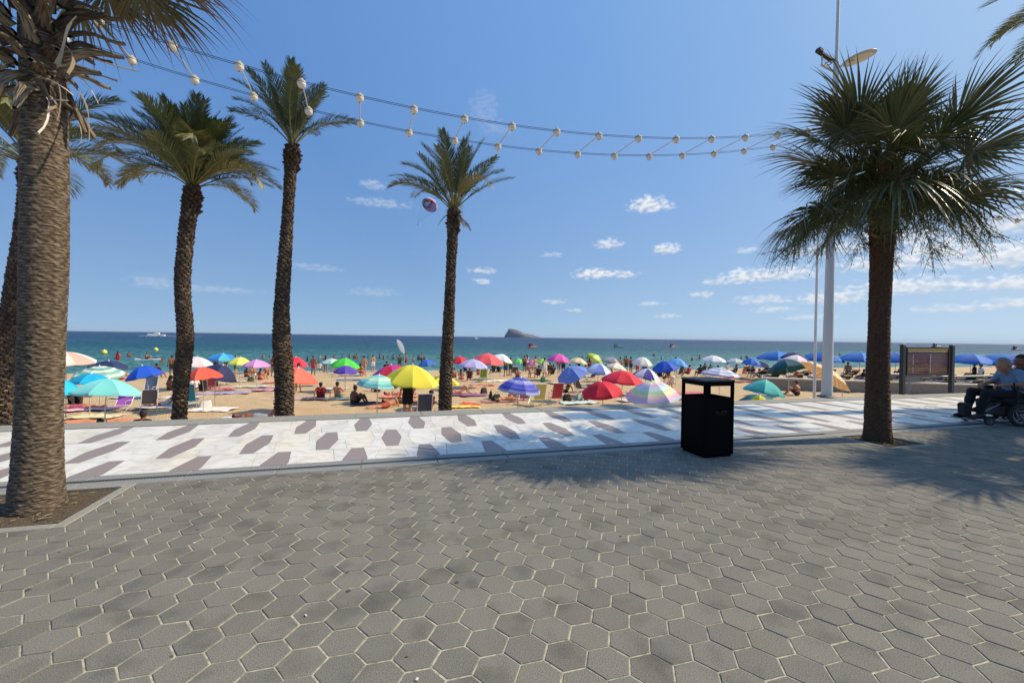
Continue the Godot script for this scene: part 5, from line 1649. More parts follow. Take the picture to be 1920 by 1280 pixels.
func lamp_post() -> void:
	var t := thing("lamp_post", "tall tapered white lamp post with an oval lamp and a camera near its top", "lamp post", Vector3(11.87, 0, -9.13))
	var white := mat("c9c8c4", 0.45)
	var m := MB.new()
	m.tube([Vector3(0, 0, 0), Vector3(0, 1.0, 0), Vector3(.02, 4, 0), Vector3(.06, 8.0, 0), Vector3(.09, 9.3, 0)], [.135, .13, .105, .075, .068], 20)
	part("pole", m, white, t)
	var u := MB.new()
	u.tube([Vector3(.09, 9.25, 0), Vector3(.12, 11.5, 0), Vector3(.16, 14.5, 0)], [.042, .037, .03], 12)
	part("mast", u, white, t)
	var ba := MB.new()
	ba.lathe(Vector3.ZERO, [Vector2(.0, .06), Vector2(.21, .05), Vector2(.24, .03), Vector2(.25, 0)], 20)
	part("base_plate", ba, mat("6b6d6e", 0.6, 0.4), t)
	var arm := MB.new()
	arm.tube([Vector3(.09, 9.12, 0), Vector3(.35, 9.28, .05), Vector3(.62, 9.40, .08)], [.03, .026, .022], 8)
	part("lamp_arm", arm, white, t)
	var head := MB.new()
	var tilt := Basis(Vector3(0, 0, 1), 0.22) * Basis(Vector3(1, 0, 0), -0.02)
	head.lathe(Vector3(.80, 9.50, .10), [Vector2(0, .055), Vector2(.22, .05), Vector2(.36, .025), Vector2(.40, 0.0), Vector2(.39, -.02), Vector2(.30, -.03), Vector2(0, -.03)], 24, Color.WHITE, tilt)
	var hd := part("lamp_head", head, mat("b9b2a2", 0.5), t)
	var gl := MB.new()
	gl.lathe(Vector3(.80, 9.50, .10), [Vector2(.31, -.031), Vector2(.2, -.045), Vector2(0, -.05)], 24, Color.WHITE, tilt)
	part("lens", gl, mat("cfc6b0", 0.3), hd)
	var br := MB.new()
	br.tube([Vector3(.07, 9.02, 0), Vector3(-.25, 9.10, -.02), Vector3(-.42, 9.16, -.03)], [.03, .03, .03], 8)
	br.tube([Vector3(-.40, 9.16, -.03), Vector3(-.40, 9.42, -.03)], [.018, .018], 6)
	part("camera_bracket", br, mat("b8b4aa", 0.5), t)
	var c := MB.new()
	c.box(Vector3(-.22, 9.40, -.03), Vector3(.52, .10, .10), Basis(Vector3(0, 0, 1), -0.30), Color.WHITE, 0.02)
	c.box(Vector3(-.50, 9.52, -.03), Vector3(.16, .11, .15), Basis(Vector3(0, 0, 1), -0.30), Color.WHITE, 0.02)
	part("camera", c, mat("1c1e20", 0.4), t)
	var ring := MB.new()
	var rp := []
	for k in 13:
		rp.append(Vector3(-.16 + cos(TAU * k / 12) * .085, 9.24, -.03 + sin(TAU * k / 12) * .085))
	ring.tube(rp, [.014, .014, .014, .014, .014, .014, .014, .014, .014, .014, .014, .014, .014], 6, Color.WHITE, false)
	part("ring", ring, mat("8e8f8c", 0.4), t)

func string_lights(label: String, shift: float, from: int, to: int) -> void:
	var t := thing("string_lights", label, "string lights")
	var wire := mat("1d2733", 0.6)
	var globe := MB.new()
	globe.lathe(Vector3.ZERO, [Vector2(0, -.080), Vector2(.031, -.074), Vector2(.057, -.055), Vector2(.075, -.026), Vector2(.080, 0.0), Vector2(.077, .016)], 14)
	var gm := globe.mesh()
	var white := mat("e2dccf", 0.4)
	var hood := MB.new()
	hood.lathe(Vector3.ZERO, [Vector2(.079, .017), Vector2(.085, .02), Vector2(.083, .045), Vector2(.06, .07), Vector2(.03, .085), Vector2(.028, .105), Vector2(0, .108)], 14)
	var hm := hood.mesh()
	var tan_ := mat("b3a58c", 0.55)
	var at := func(i: float, far: bool) -> Vector3:
		return Vector3((-3.65 if not far else -3.69) + 1.0445 * i + shift, 6.582 - 0.1725 * i + 0.01565 * i * i, -9.12 if not far else -10.19)
	for far in [false, true]:
		for d in [0.0, 0.06]:
			var pts := []
			var rad := []
			for k in 77:
				var i := lerpf(from, to, k / 76.0)
				pts.append(at.call(i, far) + Vector3(0, 0.03 + d * 0.5, 0))
				rad.append(0.0055)
			var m := MB.new()
			m.tube(pts, rad, 5)
			part("cable", m, wire, t)
		for i in range(from + 1, to):
			var o := piece("lamp_globe", gm, white, t, at.call(float(i), far))
			piece("lamp_hood", hm, tan_, o)
	var rod := mat("cfccc4", 0.5)
	for i in range(from + 1, to):
		var m := MB.new()
		var a: Vector3 = at.call(float(i), false) + Vector3(0, 0.04, -0.09)
		var b: Vector3 = at.call(float(i), true) + Vector3(0, 0.04, 0.09)
		m.tube([a, (a + b) / 2, b], [.011, .011, .011], 6)
		part("spacer_rod", m, rod, t)

# ---------------------------------------------------------------- beach
func canopy_panels(R: float, rise: float, spec: String) -> Array:   # eight gores
	var ringed := spec.begins_with("rings:")
	var list := spec.trim_prefix("rings:").split(",")
	var cs := []
	for s in list: cs.append(lin(s))
	var out := []
	for g in 8:
		var mb := MB.new()
		var rows := []
		var crow := []
		var steps := 9
		for i in steps + 1:
			var u := float(i) / steps
			var row := PackedVector3Array()
			var cr := PackedColorArray()
			for j in 4:
				var a0 := TAU * g / 8.0
				var a1 := TAU * (g + 1) / 8.0
				var w := j / 3.0
				var p0 := Vector3(cos(a0), 0, sin(a0))
				var p1 := Vector3(cos(a1), 0, sin(a1))
				var p := p0.lerp(p1, w) * R * u
				var sag := 0.05 * R * u * u * sin(PI * w)
				sag += 0.012 * R * sin(u * 9.0 + g * 1.7 + R * 30.0) * sin(PI * w)
				p.y = rise * (1.0 - pow(u, 1.75)) - sag * 0.8
				row.append(p)
				var c: Color = cs[g % cs.size()] * (0.93 + 0.07 * sin(g * 2.3 + R * 40.0))
				if ringed:
					c = cs[mini(int(u * cs.size() * 1.6), 99) % cs.size()]
				cr.append(c)
			rows.append(row)
			crow.append(cr)
		var hem := PackedVector3Array()
		for p in rows[-1]: hem.append(p * Vector3(1.0, 1, 1.0) - Vector3(0, 0.055, 0))
		rows.append(hem)
		crow.append(crow[-1])
		mb.grid(rows, false, crow)
		out.append(mb)
	return out

var canvas: StandardMaterial3D

func parasol(row: Array) -> void:
	var at := Vector3(row[1], row[2], row[3])
	var R: float = row[4]
	var h: float = row[5]
	var t := thing("parasol", row[9], "parasol", at, 0.0, "beach parasols")
	var tilt: float = deg_to_rad(row[7])
	var dir := deg_to_rad(row[8])
	# leaning over towards that side: 0 = the promenade, 90 = right
	var axis := Vector3(sin(dir), 0, cos(dir))
	var lean := Basis(Vector3.UP.cross(axis).normalized(), tilt)
	var top := Vector3(0, h, 0)
	var joint_h: float = max(0.3, h - 0.45)
	var back := lean * Vector3(0, h - joint_h + row[6], 0)
	var shift := Vector3(back.x, 0, back.z)
	var pole := MB.new()
	pole.tube([Vector3(0, -0.3, 0) - shift * 0.6, Vector3(0, joint_h, 0) - shift * 0.6, Vector3(0, joint_h, 0) - shift * 0.6 + lean * Vector3(0, (h - joint_h) + row[6] + 0.06, 0)], [.017, .017, .013], 6)
	part("pole", pole, mat("c9c6be", 0.4, 0.3), t)
	var head := Node3D.new()
	var centre := Vector3(0, joint_h, 0) - shift * 0.6 + lean * Vector3(0, h - joint_h, 0)
	var near := Vector2(at.x, at.z).length() < 26.0
	var panels := canopy_panels(R, row[6], row[0])
	if near:
		for mb in panels:
			var o := part("canopy_panel", mb, canvas, t, centre)
			o.basis = lean
		var ribs := MB.new()
		for g in 8:
			var a := TAU * g / 8.0
			var d := Vector3(cos(a), 0, sin(a))
			ribs.tube([Vector3(0, row[6] - 0.03, 0), d * R * 0.5 + Vector3(0, row[6] * 0.68, 0), d * R * 0.98 + Vector3(0, -0.01, 0)], [.004, .004, .004], 4, Color.WHITE, false)
			ribs.tube([Vector3(0, row[6] - 0.45, 0), d * R * 0.5 + Vector3(0, row[6] * 0.67, 0)], [.003, .003], 4, Color.WHITE, false)
		var rb := part("rib_frame", ribs, mat("b8b8b4", 0.4, 0.5), t, centre)
		rb.basis = lean
	else:
		var all := MB.new()
		for mb in panels:
			var k := all.v.size()
			all.v.append_array(mb.v); all.n.append_array(mb.n); all.c.append_array(mb.c); all.uv.append_array(mb.uv)
			for i in mb.ix: all.ix.append(i + k)
		var o := part("canopy", all, canvas, t, centre)
		o.basis = lean
	var fin := MB.new()
	fin.lathe(Vector3(0, row[6], 0), [Vector2(.05, -.01), Vector2(.03, .015), Vector2(.012, .03), Vector2(.011, .08), Vector2(0, .085)], 8)
	var f := part("finial", fin, mat("e6e4de", 0.5), t, centre)
	f.basis = lean

var poses := {}
var bodies := {}

func make_poses() -> void:   # facing +z: pelvis, chest, neck, head; then elbow, wrist of the right (+x) and left arm; knee, ankle, toe of each leg
	var V := func(a: float, b: float, c: float) -> Vector3: return Vector3(a, b, c)
	poses = {
		"stand": [V.call(0, .95, 0), V.call(0, 1.26, .01), V.call(0, 1.46, -.01), V.call(0, 1.63, .02), V.call(.27, 1.15, -.03), V.call(.30, .90, .06), V.call(-.26, 1.16, -.03), V.call(-.22, .95, .12), V.call(.11, .50, .03), V.call(.13, .08, -.03), V.call(.16, .03, .13), V.call(-.10, .50, 0), V.call(-.12, .08, -.05), V.call(-.15, .03, .11)],
		"walk": [V.call(0, .94, 0), V.call(0, 1.25, .03), V.call(0, 1.45, .02), V.call(0, 1.62, .06), V.call(.25, 1.15, -.10), V.call(.26, .93, -.16), V.call(-.25, 1.15, .10), V.call(-.22, .95, .24), V.call(.10, .51, .14), V.call(.10, .09, .20), V.call(.11, .05, .35), V.call(-.10, .50, -.04), V.call(-.10, .15, -.28), V.call(-.10, .04, -.17)],
		"sit": [V.call(0, .11, 0), V.call(0, .42, -.03), V.call(0, .60, .02), V.call(0, .76, .08), V.call(.26, .38, .14), V.call(.17, .40, .38), V.call(-.26, .38, .14), V.call(-.15, .38, .40), V.call(.15, .44, .40), V.call(.12, .06, .60), V.call(.14, .03, .74), V.call(-.15, .42, .42), V.call(-.12, .06, .62), V.call(-.14, .03, .76)],
		"sitback": [V.call(0, .11, 0), V.call(0, .41, -.12), V.call(0, .58, -.18), V.call(0, .75, -.17), V.call(.28, .34, -.34), V.call(.30, .05, -.40), V.call(-.26, .36, -.02), V.call(-.20, .36, .22), V.call(.13, .32, .42), V.call(.11, .06, .72), V.call(.13, .05, .86), V.call(-.12, .16, .46), V.call(-.11, .06, .88), V.call(-.13, .12, .96)],
		"chairsit": [V.call(0, .38, -.02), V.call(0, .68, -.14), V.call(0, .86, -.18), V.call(0, 1.03, -.14), V.call(.28, .62, -.02), V.call(.25, .52, .24), V.call(-.28, .62, -.02), V.call(-.22, .52, .24), V.call(.13, .44, .42), V.call(.13, .08, .56), V.call(.15, .03, .70), V.call(-.13, .44, .42), V.call(-.14, .08, .62), V.call(-.16, .03, .76)],
		"lie": [V.call(0, .12, 0), V.call(0, .14, -.32), V.call(0, .15, -.52), V.call(0, .18, -.70), V.call(.30, .09, -.38), V.call(.30, .07, -.10), V.call(-.32, .09, -.42), V.call(-.26, .16, -.62), V.call(.12, .14, .45), V.call(.14, .07, .88), V.call(.20, .16, .96), V.call(-.11, .13, .45), V.call(-.12, .07, .88), V.call(-.17, .16, .96)],
		"lieknee": [V.call(0, .12, 0), V.call(0, .14, -.32), V.call(0, .15, -.52), V.call(0, .18, -.70), V.call(.28, .09, -.38), V.call(.20, .2, -.1), V.call(-.32, .09, -.42), V.call(-.28, .10, -.66), V.call(.12, .48, .32), V.call(.12, .07, .52), V.call(.13, .04, .66), V.call(-.12, .44, .36), V.call(-.12, .07, .60), V.call(-.13, .04, .74)],
		"prone": [V.call(0, .13, 0), V.call(0, .22, -.34), V.call(0, .34, -.50), V.call(0, .46, -.60), V.call(.20, .06, -.56), V.call(.08, .05, -.78), V.call(-.20, .06, -.56), V.call(-.08, .05, -.80), V.call(.12, .10, .45), V.call(.14, .08, .88), V.call(.16, .04, 1.0), V.call(-.12, .10, .45), V.call(-.14, .08, .88), V.call(-.16, .04, 1.0)],
		"feetup": [V.call(0, .13, 0), V.call(0, .16, -.34), V.call(0, .18, -.52), V.call(0, .18, -.70), V.call(.26, .07, -.62), V.call(.10, .06, -.82), V.call(-.26, .07, -.62), V.call(-.10, .06, -.84), V.call(.11, .09, .45), V.call(.12, .48, .60), V.call(.13, .60, .52), V.call(-.11, .09, .45), V.call(-.12, .44, .68), V.call(-.13, .58, .66)],
		"bend": [V.call(0, .90, -.14), V.call(0, 1.02, .18), V.call(0, .98, .38), V.call(0, .88, .52), V.call(.22, .74, .36), V.call(.16, .48, .42), V.call(-.22, .74, .36), V.call(-.14, .46, .46), V.call(.11, .48, .02), V.call(.12, .08, -.05), V.call(.14, .03, .10), V.call(-.11, .48, .06), V.call(-.12, .08, .02), V.call(-.14, .03, .17)],
	}

func body_bones(p: Array) -> Array:
	var pe: Vector3 = p[0]
	var ch: Vector3 = p[1]
	var ne: Vector3 = p[2]
	var he: Vector3 = p[3]
	var sp: Vector3 = (ne - pe).normalized()
	var s := Vector3.RIGHT
	var f := s.cross(sp)
	var b := []
	for k in [-1.0, 1.0]:
		b.append([pe + s * .075 * k, ch + s * .085 * k, .105, .105])
		b.append([ch + s * .085 * k, ne + s * .10 * k - sp * .06, .10, .075])
		b.append([ne + s * .06 * k - sp * .03, ne + s * .165 * k - sp * .05, .05, .058])
	b.append([ne - sp * .05, he - sp * .05, .058, .05])
	b.append([he + sp * .035, he - sp * .055 + f * -.0, .092, .07])
	for k in [0, 1]:
		var g := 1.0 if k == 0 else -1.0
		var sh := ne + s * .175 * g - sp * .05
		var el: Vector3 = p[4 + k * 2]
		var wr: Vector3 = p[5 + k * 2]
		b.append([sh, el, .05, .04])
		b.append([el, wr, .04, .028])
		b.append([wr, wr + (wr - el).normalized() * .13, .030, .022])
		var hp := pe + s * .085 * g - sp * .03
		var kn: Vector3 = p[8 + k * 3]
		var an: Vector3 = p[9 + k * 3]
		b.append([hp, kn, .088, .056])
		b.append([kn, kn.lerp(an, .35), .054, .056])
		b.append([kn.lerp(an, .35), an, .056, .036])
		b.append([an, p[10 + k * 3], .04, .028])
	return b

func garment(p: Array, kind: String) -> Array:
	var all := body_bones(p)
	var out := []
	var g := 0.013
	var grow := func(i: int, f0: float, f1: float, extra: float) -> void:
		var q: Array = all[i]
		var a: Vector3 = q[0]
		var d: Vector3 = q[1] - q[0]
		out.append([a + d * f0, a + d * f1, lerpf(q[2], q[3], f0) + extra, lerpf(q[2], q[3], f1) + extra])
	match kind:
		"trunks":
			for i in [0, 3]: grow.call(i, 0.0, 0.22, g)
			for i in [11, 18]: grow.call(i, 0.0, 0.55, g + 0.008)
		"bikini":
			for i in [0, 3]: grow.call(i, 0.0, 0.10, g)
			for i in [11, 18]: grow.call(i, 0.0, 0.10, g)
			for i in [1, 4]: grow.call(i, 0.0, 0.25, g)
		"shirt":
			for i in [0, 3]: grow.call(i, -0.1, 1.0, g)
			for i in [1, 4, 2, 5]: grow.call(i, 0.0, 1.0, g)
			for i in [8, 15]: grow.call(i, 0.0, 0.6, g + 0.004)
		"dress":
			for i in [0, 3]: grow.call(i, 0.0, 1.0, g)
			for i in [1, 4]: grow.call(i, 0.0, 1.0, g)
			for i in [11, 18]: grow.call(i, 0.0, 0.62, g + 0.03)
		"wrap":
			for i in [0, 3]: grow.call(i, 0.0, 1.0, g + 0.01)
			for i in [1, 4]: grow.call(i, 0.0, 0.5, g)
			for i in [11, 18]: grow.call(i, 0.0, 0.9, g + 0.04)
		"hair":
			var he: Vector3 = p[3]
			var sp: Vector3 = (p[2] - p[0]).normalized()
			var f := Vector3.RIGHT.cross(sp)
			out.append([he + sp * .05 - f * .015, he + sp * .0 - f * .03, .095, .088])
		"longhair":
			var he: Vector3 = p[3]
			var sp: Vector3 = (p[2] - p[0]).normalized()
			var f := Vector3.RIGHT.cross(sp)
			out.append([he + sp * .05 - f * .015, he - f * .03, .097, .09])
			out.append([he - f * .04, p[2] - f * .09 - sp * .12, .085, .06])
		"cap":
			var he: Vector3 = p[3]
			var sp: Vector3 = (p[2] - p[0]).normalized()
			var f := Vector3.RIGHT.cross(sp)
			out.append([he + sp * .065, he + sp * .05, .098, .1])
			out.append([he + sp * .04 + f * .06, he + sp * .03 + f * .15, .05, .03])
	return out

func body_mesh(pose: String, kind: String) -> ArrayMesh:
	var key := pose + kind
	if not bodies.has(key):
		var p: Array = poses[pose]
		bodies[key] = blob(body_bones(p), 0.024, 0.035) if kind == "body" else blob(garment(p, kind), 0.022, 0.03)
	return bodies[key]

const SKIN := ["e3b596", "dcaa88", "c98f6c", "a9714f", "8a573b", "5e3b2a"]
const HAIR := ["2a1e18", "5a3d28", "cfc6b8", "8f8a84"]

func person(pose: String, at: Vector3, turn: float, skin: int, hair: int, clothes: String, label: String, group := "people on the beach") -> Node3D:
	var t := thing("person", label, "person", at, turn, group)
	var body := part("body", body_mesh(pose, "body"), mat(SKIN[skin], 0.55), t)
	var kind := clothes.get_slice(":", 0)
	var hex := clothes.get_slice(":", 1)
	var base := kind
	var names := {"trunks": "swim_trunks", "bikini": "bikini", "shirt": "shirt", "dress": "dress", "wrap": "towel_wrap", "cap": "shirt"}
	if kind == "shirt" or kind == "cap":
		part("shorts", body_mesh(pose, "trunks"), mat(["2c2c34", "3a4350", "5b5248"][hair % 3], 0.85), t)
		base = "shirt"
	part(names[kind], body_mesh(pose, base), mat(hex, 0.85), t)
	if kind == "cap":
		part("cap", body_mesh(pose, "cap"), mat("ece8e0", 0.8), t)
	elif hair < 4:
		var long := kind == "bikini" or kind == "dress"
		part("hair", body_mesh(pose, "longhair" if long else "hair"), mat(HAIR[hair], 0.7), t)
	t.scale = Vector3.ONE * rng.randf_range(0.96, 1.04)
	return t

func seat(kind: String, at: Vector3, turn: float, hex: String, label: String) -> void:
	if kind == "bag":
		var t := thing("beach_bag", label, "bag", at, turn, "bags on the sand")
		var m := MB.new()
		var rows := []
		for i in 7:
			var u := i / 6.0
			var row := PackedVector3Array()
			for j in 13:
				var a := TAU * j / 12
				var q: float = lerpf(1.0, 0.72, u * u) * (0.6 if i == 0 else 1.0)
				row.append(Vector3(sign(cos(a)) * pow(abs(cos(a)), .6) * .24 * q, u * .38, sign(sin(a)) * pow(abs(sin(a)), .6) * .14 * q * (1.0 - .5 * u)))
			rows.append(row)
		m.grid(rows, true)
		part("bag_body", m, mat(hex, 0.8), t)
		var hd := MB.new()
		hd.tube([Vector3(-.1, .36, 0), Vector3(-.06, .5, .02), Vector3(.06, .5, .02), Vector3(.1, .36, 0)], [.012, .012, .012, .012], 5)
		part("handle", hd, mat(hex, 0.8), t)
		return
	var t := thing("beach_chair", label, "beach chair", at, turn, "folding chairs on the sand")
	var tube := mat("d8d8d4", 0.35, 0.5)
	var fabric := cloth(hex, 0.25)
	var sh := 0.26 if kind == "low" else 0.36
	var bh := 0.85 if kind == "low" else 1.12
	var lean := 0.42 if kind == "low" else 0.26
	var fr := MB.new()
	for s in [-1.0, 1.0]:
		var x: float = s * 0.27
		fr.tube([Vector3(x, 0, .34), Vector3(x, sh, -.22), Vector3(x, bh, -.22 - lean)], [.013, .013, .013], 6)
		fr.tube([Vector3(x * .94, 0, -.36), Vector3(x * .94, sh + .01, .30)], [.013, .013], 6)
		fr.tube([Vector3(x, sh + .22, -.30), Vector3(x, sh + .22, .16)], [.017, .017], 6)
		fr.tube([Vector3(x, sh + .22, .14), Vector3(x, sh, .2)], [.011, .011], 6)
	fr.tube([Vector3(-.27, bh, -.22 - lean), Vector3(.27, bh, -.22 - lean)], [.013, .013], 6)
	fr.tube([Vector3(-.26, sh, .30), Vector3(.26, sh, .30)], [.013, .013], 6)
	fr.tube([Vector3(-.27, .02, .33), Vector3(.27, .02, .33)], [.012, .012], 6)
	part("frame", fr, tube, t)
	for e in [["seat", Vector3(0, sh - .005, .30), Vector3(0, sh - .02, -.20), -0.05], ["backrest", Vector3(0, sh + .02, -.23), Vector3(0, bh - .02, -.21 - lean), -0.04]]:
		var m := MB.new()
		var rows := []
		for i in 9:
			var u := i / 8.0
			var row := PackedVector3Array()
			for j in 7:
				var w := j / 6.0
				row.append(e[1].lerp(e[2], u) + Vector3(lerpf(-.255, .255, w), 0, 0) + Vector3(0, e[3] if e[0] == "seat" else 0.0, e[3] if e[0] != "seat" else 0.0) * sin(PI * w) * sin(PI * u))
			rows.append(row)
		m.grid(rows)
		part(e[0], m, fabric, t)

func towel(row: Array) -> void:
	var t := thing("beach_towel", row[7], "towel", Vector3(row[0], row[1], row[2]), row[5], "towels spread on the sand")
	var m := MB.new()
	var n := FastNoiseLite.new()
	n.seed = int(row[0] * 100)
	n.frequency = 2.4
	var top := []
	var hem := []
	var c := lin(row[6])
	for i in 17:
		var r := PackedVector3Array()
		var h := PackedColorArray()
		for j in 11:
			var x := lerpf(-.5, .5, j / 10.0) * float(row[4])
			var z := lerpf(-.5, .5, i / 16.0) * float(row[3])
			r.append(Vector3(x, 0.035 + n.get_noise_2d(x, z) * .05, z))
			h.append(c * (0.82 if (i / 2) % 3 == 0 else 1.0))
		top.append(r)
		hem.append(h)
	m.grid(top, false, hem)
	var mt := painted(0.95)
	part("cloth", m, mt, t)

func build_beach() -> void:
	canvas = painted(0.75)
	canvas.backlight_enabled = true
	canvas.backlight = Color(.38, .38, .38)
	make_poses()
	for row in PARASOLS: parasol(row)
	for p in PEOPLE: person(p[0], Vector3(p[1], p[2], p[3]), p[4], p[5], p[6], p[7], p[8])
	for s in SEATS: seat(s[0], Vector3(s[1], s[2], s[3]), s[4], s[5], s[6])
	for w in TOWELS: towel(w)
	# bathers standing to the waist in the sea
	var k := 0
	for b in BATHERS:
		k += 1
		var o := person("stand", Vector3(b[0], b[1] - 0.95 - 0.3 * rng.randf(), b[2]), rng.randf() * 360.0, 2 + k % 4, k % 2, "trunks:%s" % ["22303c", "7a2c30", "2c5a6a", "3a2a2a"][k % 4], b[3], "bathers in the shallow sea")
	striped_sunshade()
	build_deck()
	# feather banner by the water
	var fb := thing("feather_banner", "white curved feather banner standing by the water near the middle", "banner", Vector3(2.0, sand_y(0, -45.5), -45.5))
	var m := MB.new()
	var pts := [Vector3(0, 0, 0), Vector3(.02, 1.6, 0), Vector3(-.05, 2.5, 0), Vector3(-.35, 3.1, 0), Vector3(-.75, 3.35, 0)]
	m.tube(pts, [.02, .02, .016, .012, .01], 6)
	part("pole", m, mat("d8dada", 0.5), fb)
	var s := MB.new()
	var rows := []
	for i in 9:
		var u := 0.35 + 0.65 * i / 8.0
		var p := along(pts, u)
		rows.append(PackedVector3Array([p, p + Vector3(-.32 * sin(PI * pow(i / 8.0, .7)) - .02, -.12, .03), p + Vector3(-.46 * sin(PI * pow(i / 8.0, .7)) - .02, -.2, 0)]))
	s.grid(rows)
	part("sail", s, cloth("eef2f2", 0.4), fb)

func striped_sunshade() -> void:
	# a large cream and orange sunshade tipped over on its rim, seen from below on the left
	var t := thing("parasol", "cream and orange striped sunshade tipped right over behind the lamp post", "parasol", Vector3(21.6, -1.75, -16.6), 0.0, "beach parasols")
	var lean := Basis(Vector3(0, 0, 1), deg_to_rad(-34)) * Basis(Vector3(1, 0, 0), deg_to_rad(16))
	var cs := [lin("f0d9a4"), lin("e9a860"), lin("f4e6c4"), lin("e0a468")]
	var centre := Vector3(-0.15, 1.55, 0)
	for g in 8:
		var mb := MB.new()
		var rows := []
		var cols := []
		for i in 7:
			var u := i / 6.0
			var row := PackedVector3Array()
			var cr := PackedColorArray()
			for j in 9:
				var a0 := TAU * g / 8.0
				var a1 := TAU * (g + 1) / 8.0
				var w := j / 8.0
				var p := Vector3(cos(a0), 0, sin(a0)).lerp(Vector3(cos(a1), 0, sin(a1)), w) * 1.25 * u
				p.y = 0.42 * (1.0 - pow(u, 1.7))
				row.append(p)
				cr.append(cs[(j + g) % 4])
			rows.append(row)
			cols.append(cr)
		mb.grid(rows, false, cols)
		var o := part("canopy_panel", mb, canvas, t, centre)
		o.basis = lean
	var pole := MB.new()
	pole.tube([Vector3(-.6, 0, 0), Vector3(-.25, 1.3, 0), Vector3(.08, 1.95, 0)], [.018, .018, .014], 6)
	part("pole", pole, mat("c9c6be", 0.4, 0.3), t)
	var fl := MB.new()
	fl.tube([Vector3(.62, -0.2, .3), Vector3(.62, 0.95, .3)], [.016, .016], 6)
	part("prop_pole", fl, mat("c8a888", 0.6), t)

func build_deck() -> void:
	# low concrete wall with a pale top, then loungers under blue parasols
	var a := Vector3(25.2, 0, -23.7)
	var b := Vector3(46.0, 0, -11.8)
	var d := (b - a).normalized()
	var len := (b - a).length()
	var turn := rad_to_deg(atan2(-d.z, d.x))
	var w := thing("concrete_wall", "low grey concrete wall with a sunlit pale top behind the information board", "wall", Vector3((a.x + b.x) / 2, -2.0, (a.z + b.z) / 2), turn)
	var body := MB.new()
	body.box(Vector3(0, .46, 0), Vector3(len, .98, .30))
	var cm := StandardMaterial3D.new()
	cm.roughness = 0.9
	cm.albedo_color = Color("a39a8c")
	world_map(cm, noise_tex(512, 0.03, 4, [[0.0, 0.75], [1.0, 1.0]], 91), 0.5)
	part("wall_face", body, cm, w)
	var n := int(len / 2.0)
	var capm := MB.new()
	capm.box(Vector3.ZERO, Vector3(len / n - .01, .09, .40), Basis.IDENTITY, Color.WHITE, .01)
	var sh := capm.mesh()
	for k in n:
		piece("cap_stone", sh, mat("d8d2c4", 0.8), w, Vector3(-len / 2 + (k + .5) * len / n, .997, 0))
	var away := Vector3(d.z, 0, -d.x)
	if away.z > 0: away = -away
	# loungers in two rows
	var proto: Node3D = null
	var names := ["nearest the lamp post end", "second from the lamp post end", "third along", "fourth along", "fifth along, left of the board", "sixth along, behind the board", "seventh along, behind the board", "eighth along, right of the board", "ninth along", "tenth along", "eleventh along", "twelfth along", "last at the right"]
	for row in 4:
		for k in 13:
			var at := a + d * (2.0 + k * 1.62) + away * (2.0 + row * 3.0) + Vector3(0, -1.62, 0)
			var o: Node3D
			var label := "dark sun lounger in the %s row behind the wall, %s" % [["front", "second", "third", "back"][row], names[k]]
			if proto == null:
				proto = lounger(at, turn + 180.0 + 8.0, label)
				o = proto
			else:
				o = proto.duplicate()
				o.name = numbered("sun_lounger")
				add_child(o)
				o.position = at
				o.rotation.y = deg_to_rad(turn + 180.0 + rng.randf_range(-14, 14))
			o.set_meta("label", label)
			o.set_meta("group", "sun loungers behind the concrete wall")
	var where := ["just left of the lamp post", "just right of the lamp post", "left of the fan palm trunk", "behind the fan palm trunk", "behind the left board post", "behind the information board", "behind the right board post", "right of the information board", "left of the man in the wheelchair", "above the man in the wheelchair", "at the right edge"]
	var spec := [[33.6, -30.4], [36.0, -28.2], [38.2, -26.6], [40.2, -25.2], [42.6, -24.6], [44.4, -22.6], [45.6, -20.8], [47.6, -22.4], [49.4, -20.6], [51.6, -21.4], [53.6, -20.0]]
	for k in spec.size():
		parasol(["2a78d0,2468bc" if k % 2 else "3484d8,2c72c4", spec[k][0], sand_y(0, spec[k][1]), spec[k][1], 1.65, 1.85, 0.72, 3.0, 60.0, "blue deck parasol in the row over the loungers, " + where[k]])
	var folk := [[35.2, -25.6, "chairsit", "shirt:2a2c34", "person in dark clothes resting on the loungers right of the lamp post"], [38.4, -23.6, "chairsit", "trunks:c04a40", "tanned person with red trunks resting left of the board"], [40.6, -22.0, "chairsit", "shirt:d8706a", "person in pink sitting left of the board post"], [45.0, -19.4, "chairsit", "shirt:e6e2dc", "person in white resting right of the board"], [47.0, -18.6, "chairsit", "bikini:3a2430", "dark haired woman resting right of the board"], [48.6, -18.2, "stand", "shirt:dcd8d2", "person in a pale shirt standing among the loungers at the right"], [50.2, -17.2, "chairsit", "trunks:26303c", "person resting among the loungers near the right edge"], [43.2, -21.4, "stand", "shirt:eeeae4", "person in white standing behind the information board"],
		[37.4, -27.0, "stand", "trunks:2c3844", "man in dark trunks standing under the deck parasols right of the lamp post"], [39.6, -27.4, "chairsit", "shirt:24262e", "seated person in black under the deck parasols left of the palm trunk"], [41.6, -26.0, "chairsit", "bikini:6a2c34", "woman in dark red resting under the deck parasols behind the palm trunk"], [44.0, -24.4, "chairsit", "shirt:1e222a", "seated person in black under the deck parasols behind the board"], [46.4, -23.4, "stand", "shirt:30343e", "person in dark clothes standing under the deck parasols right of the board"], [47.6, -21.2, "chairsit", "trunks:8a3a34", "man in red brown trunks resting in the back rows right of the board"], [49.0, -20.4, "chairsit", "shirt:e2ded8", "person in a white shirt resting in the back rows near the wheelchairs"], [50.8, -19.6, "chairsit", "shirt:22252c", "person in black resting in the back rows near the wheelchairs"], [52.0, -18.6, "stand", "trunks:3a2a28", "tanned man standing in the back rows at the right edge"]]
	var q := 0
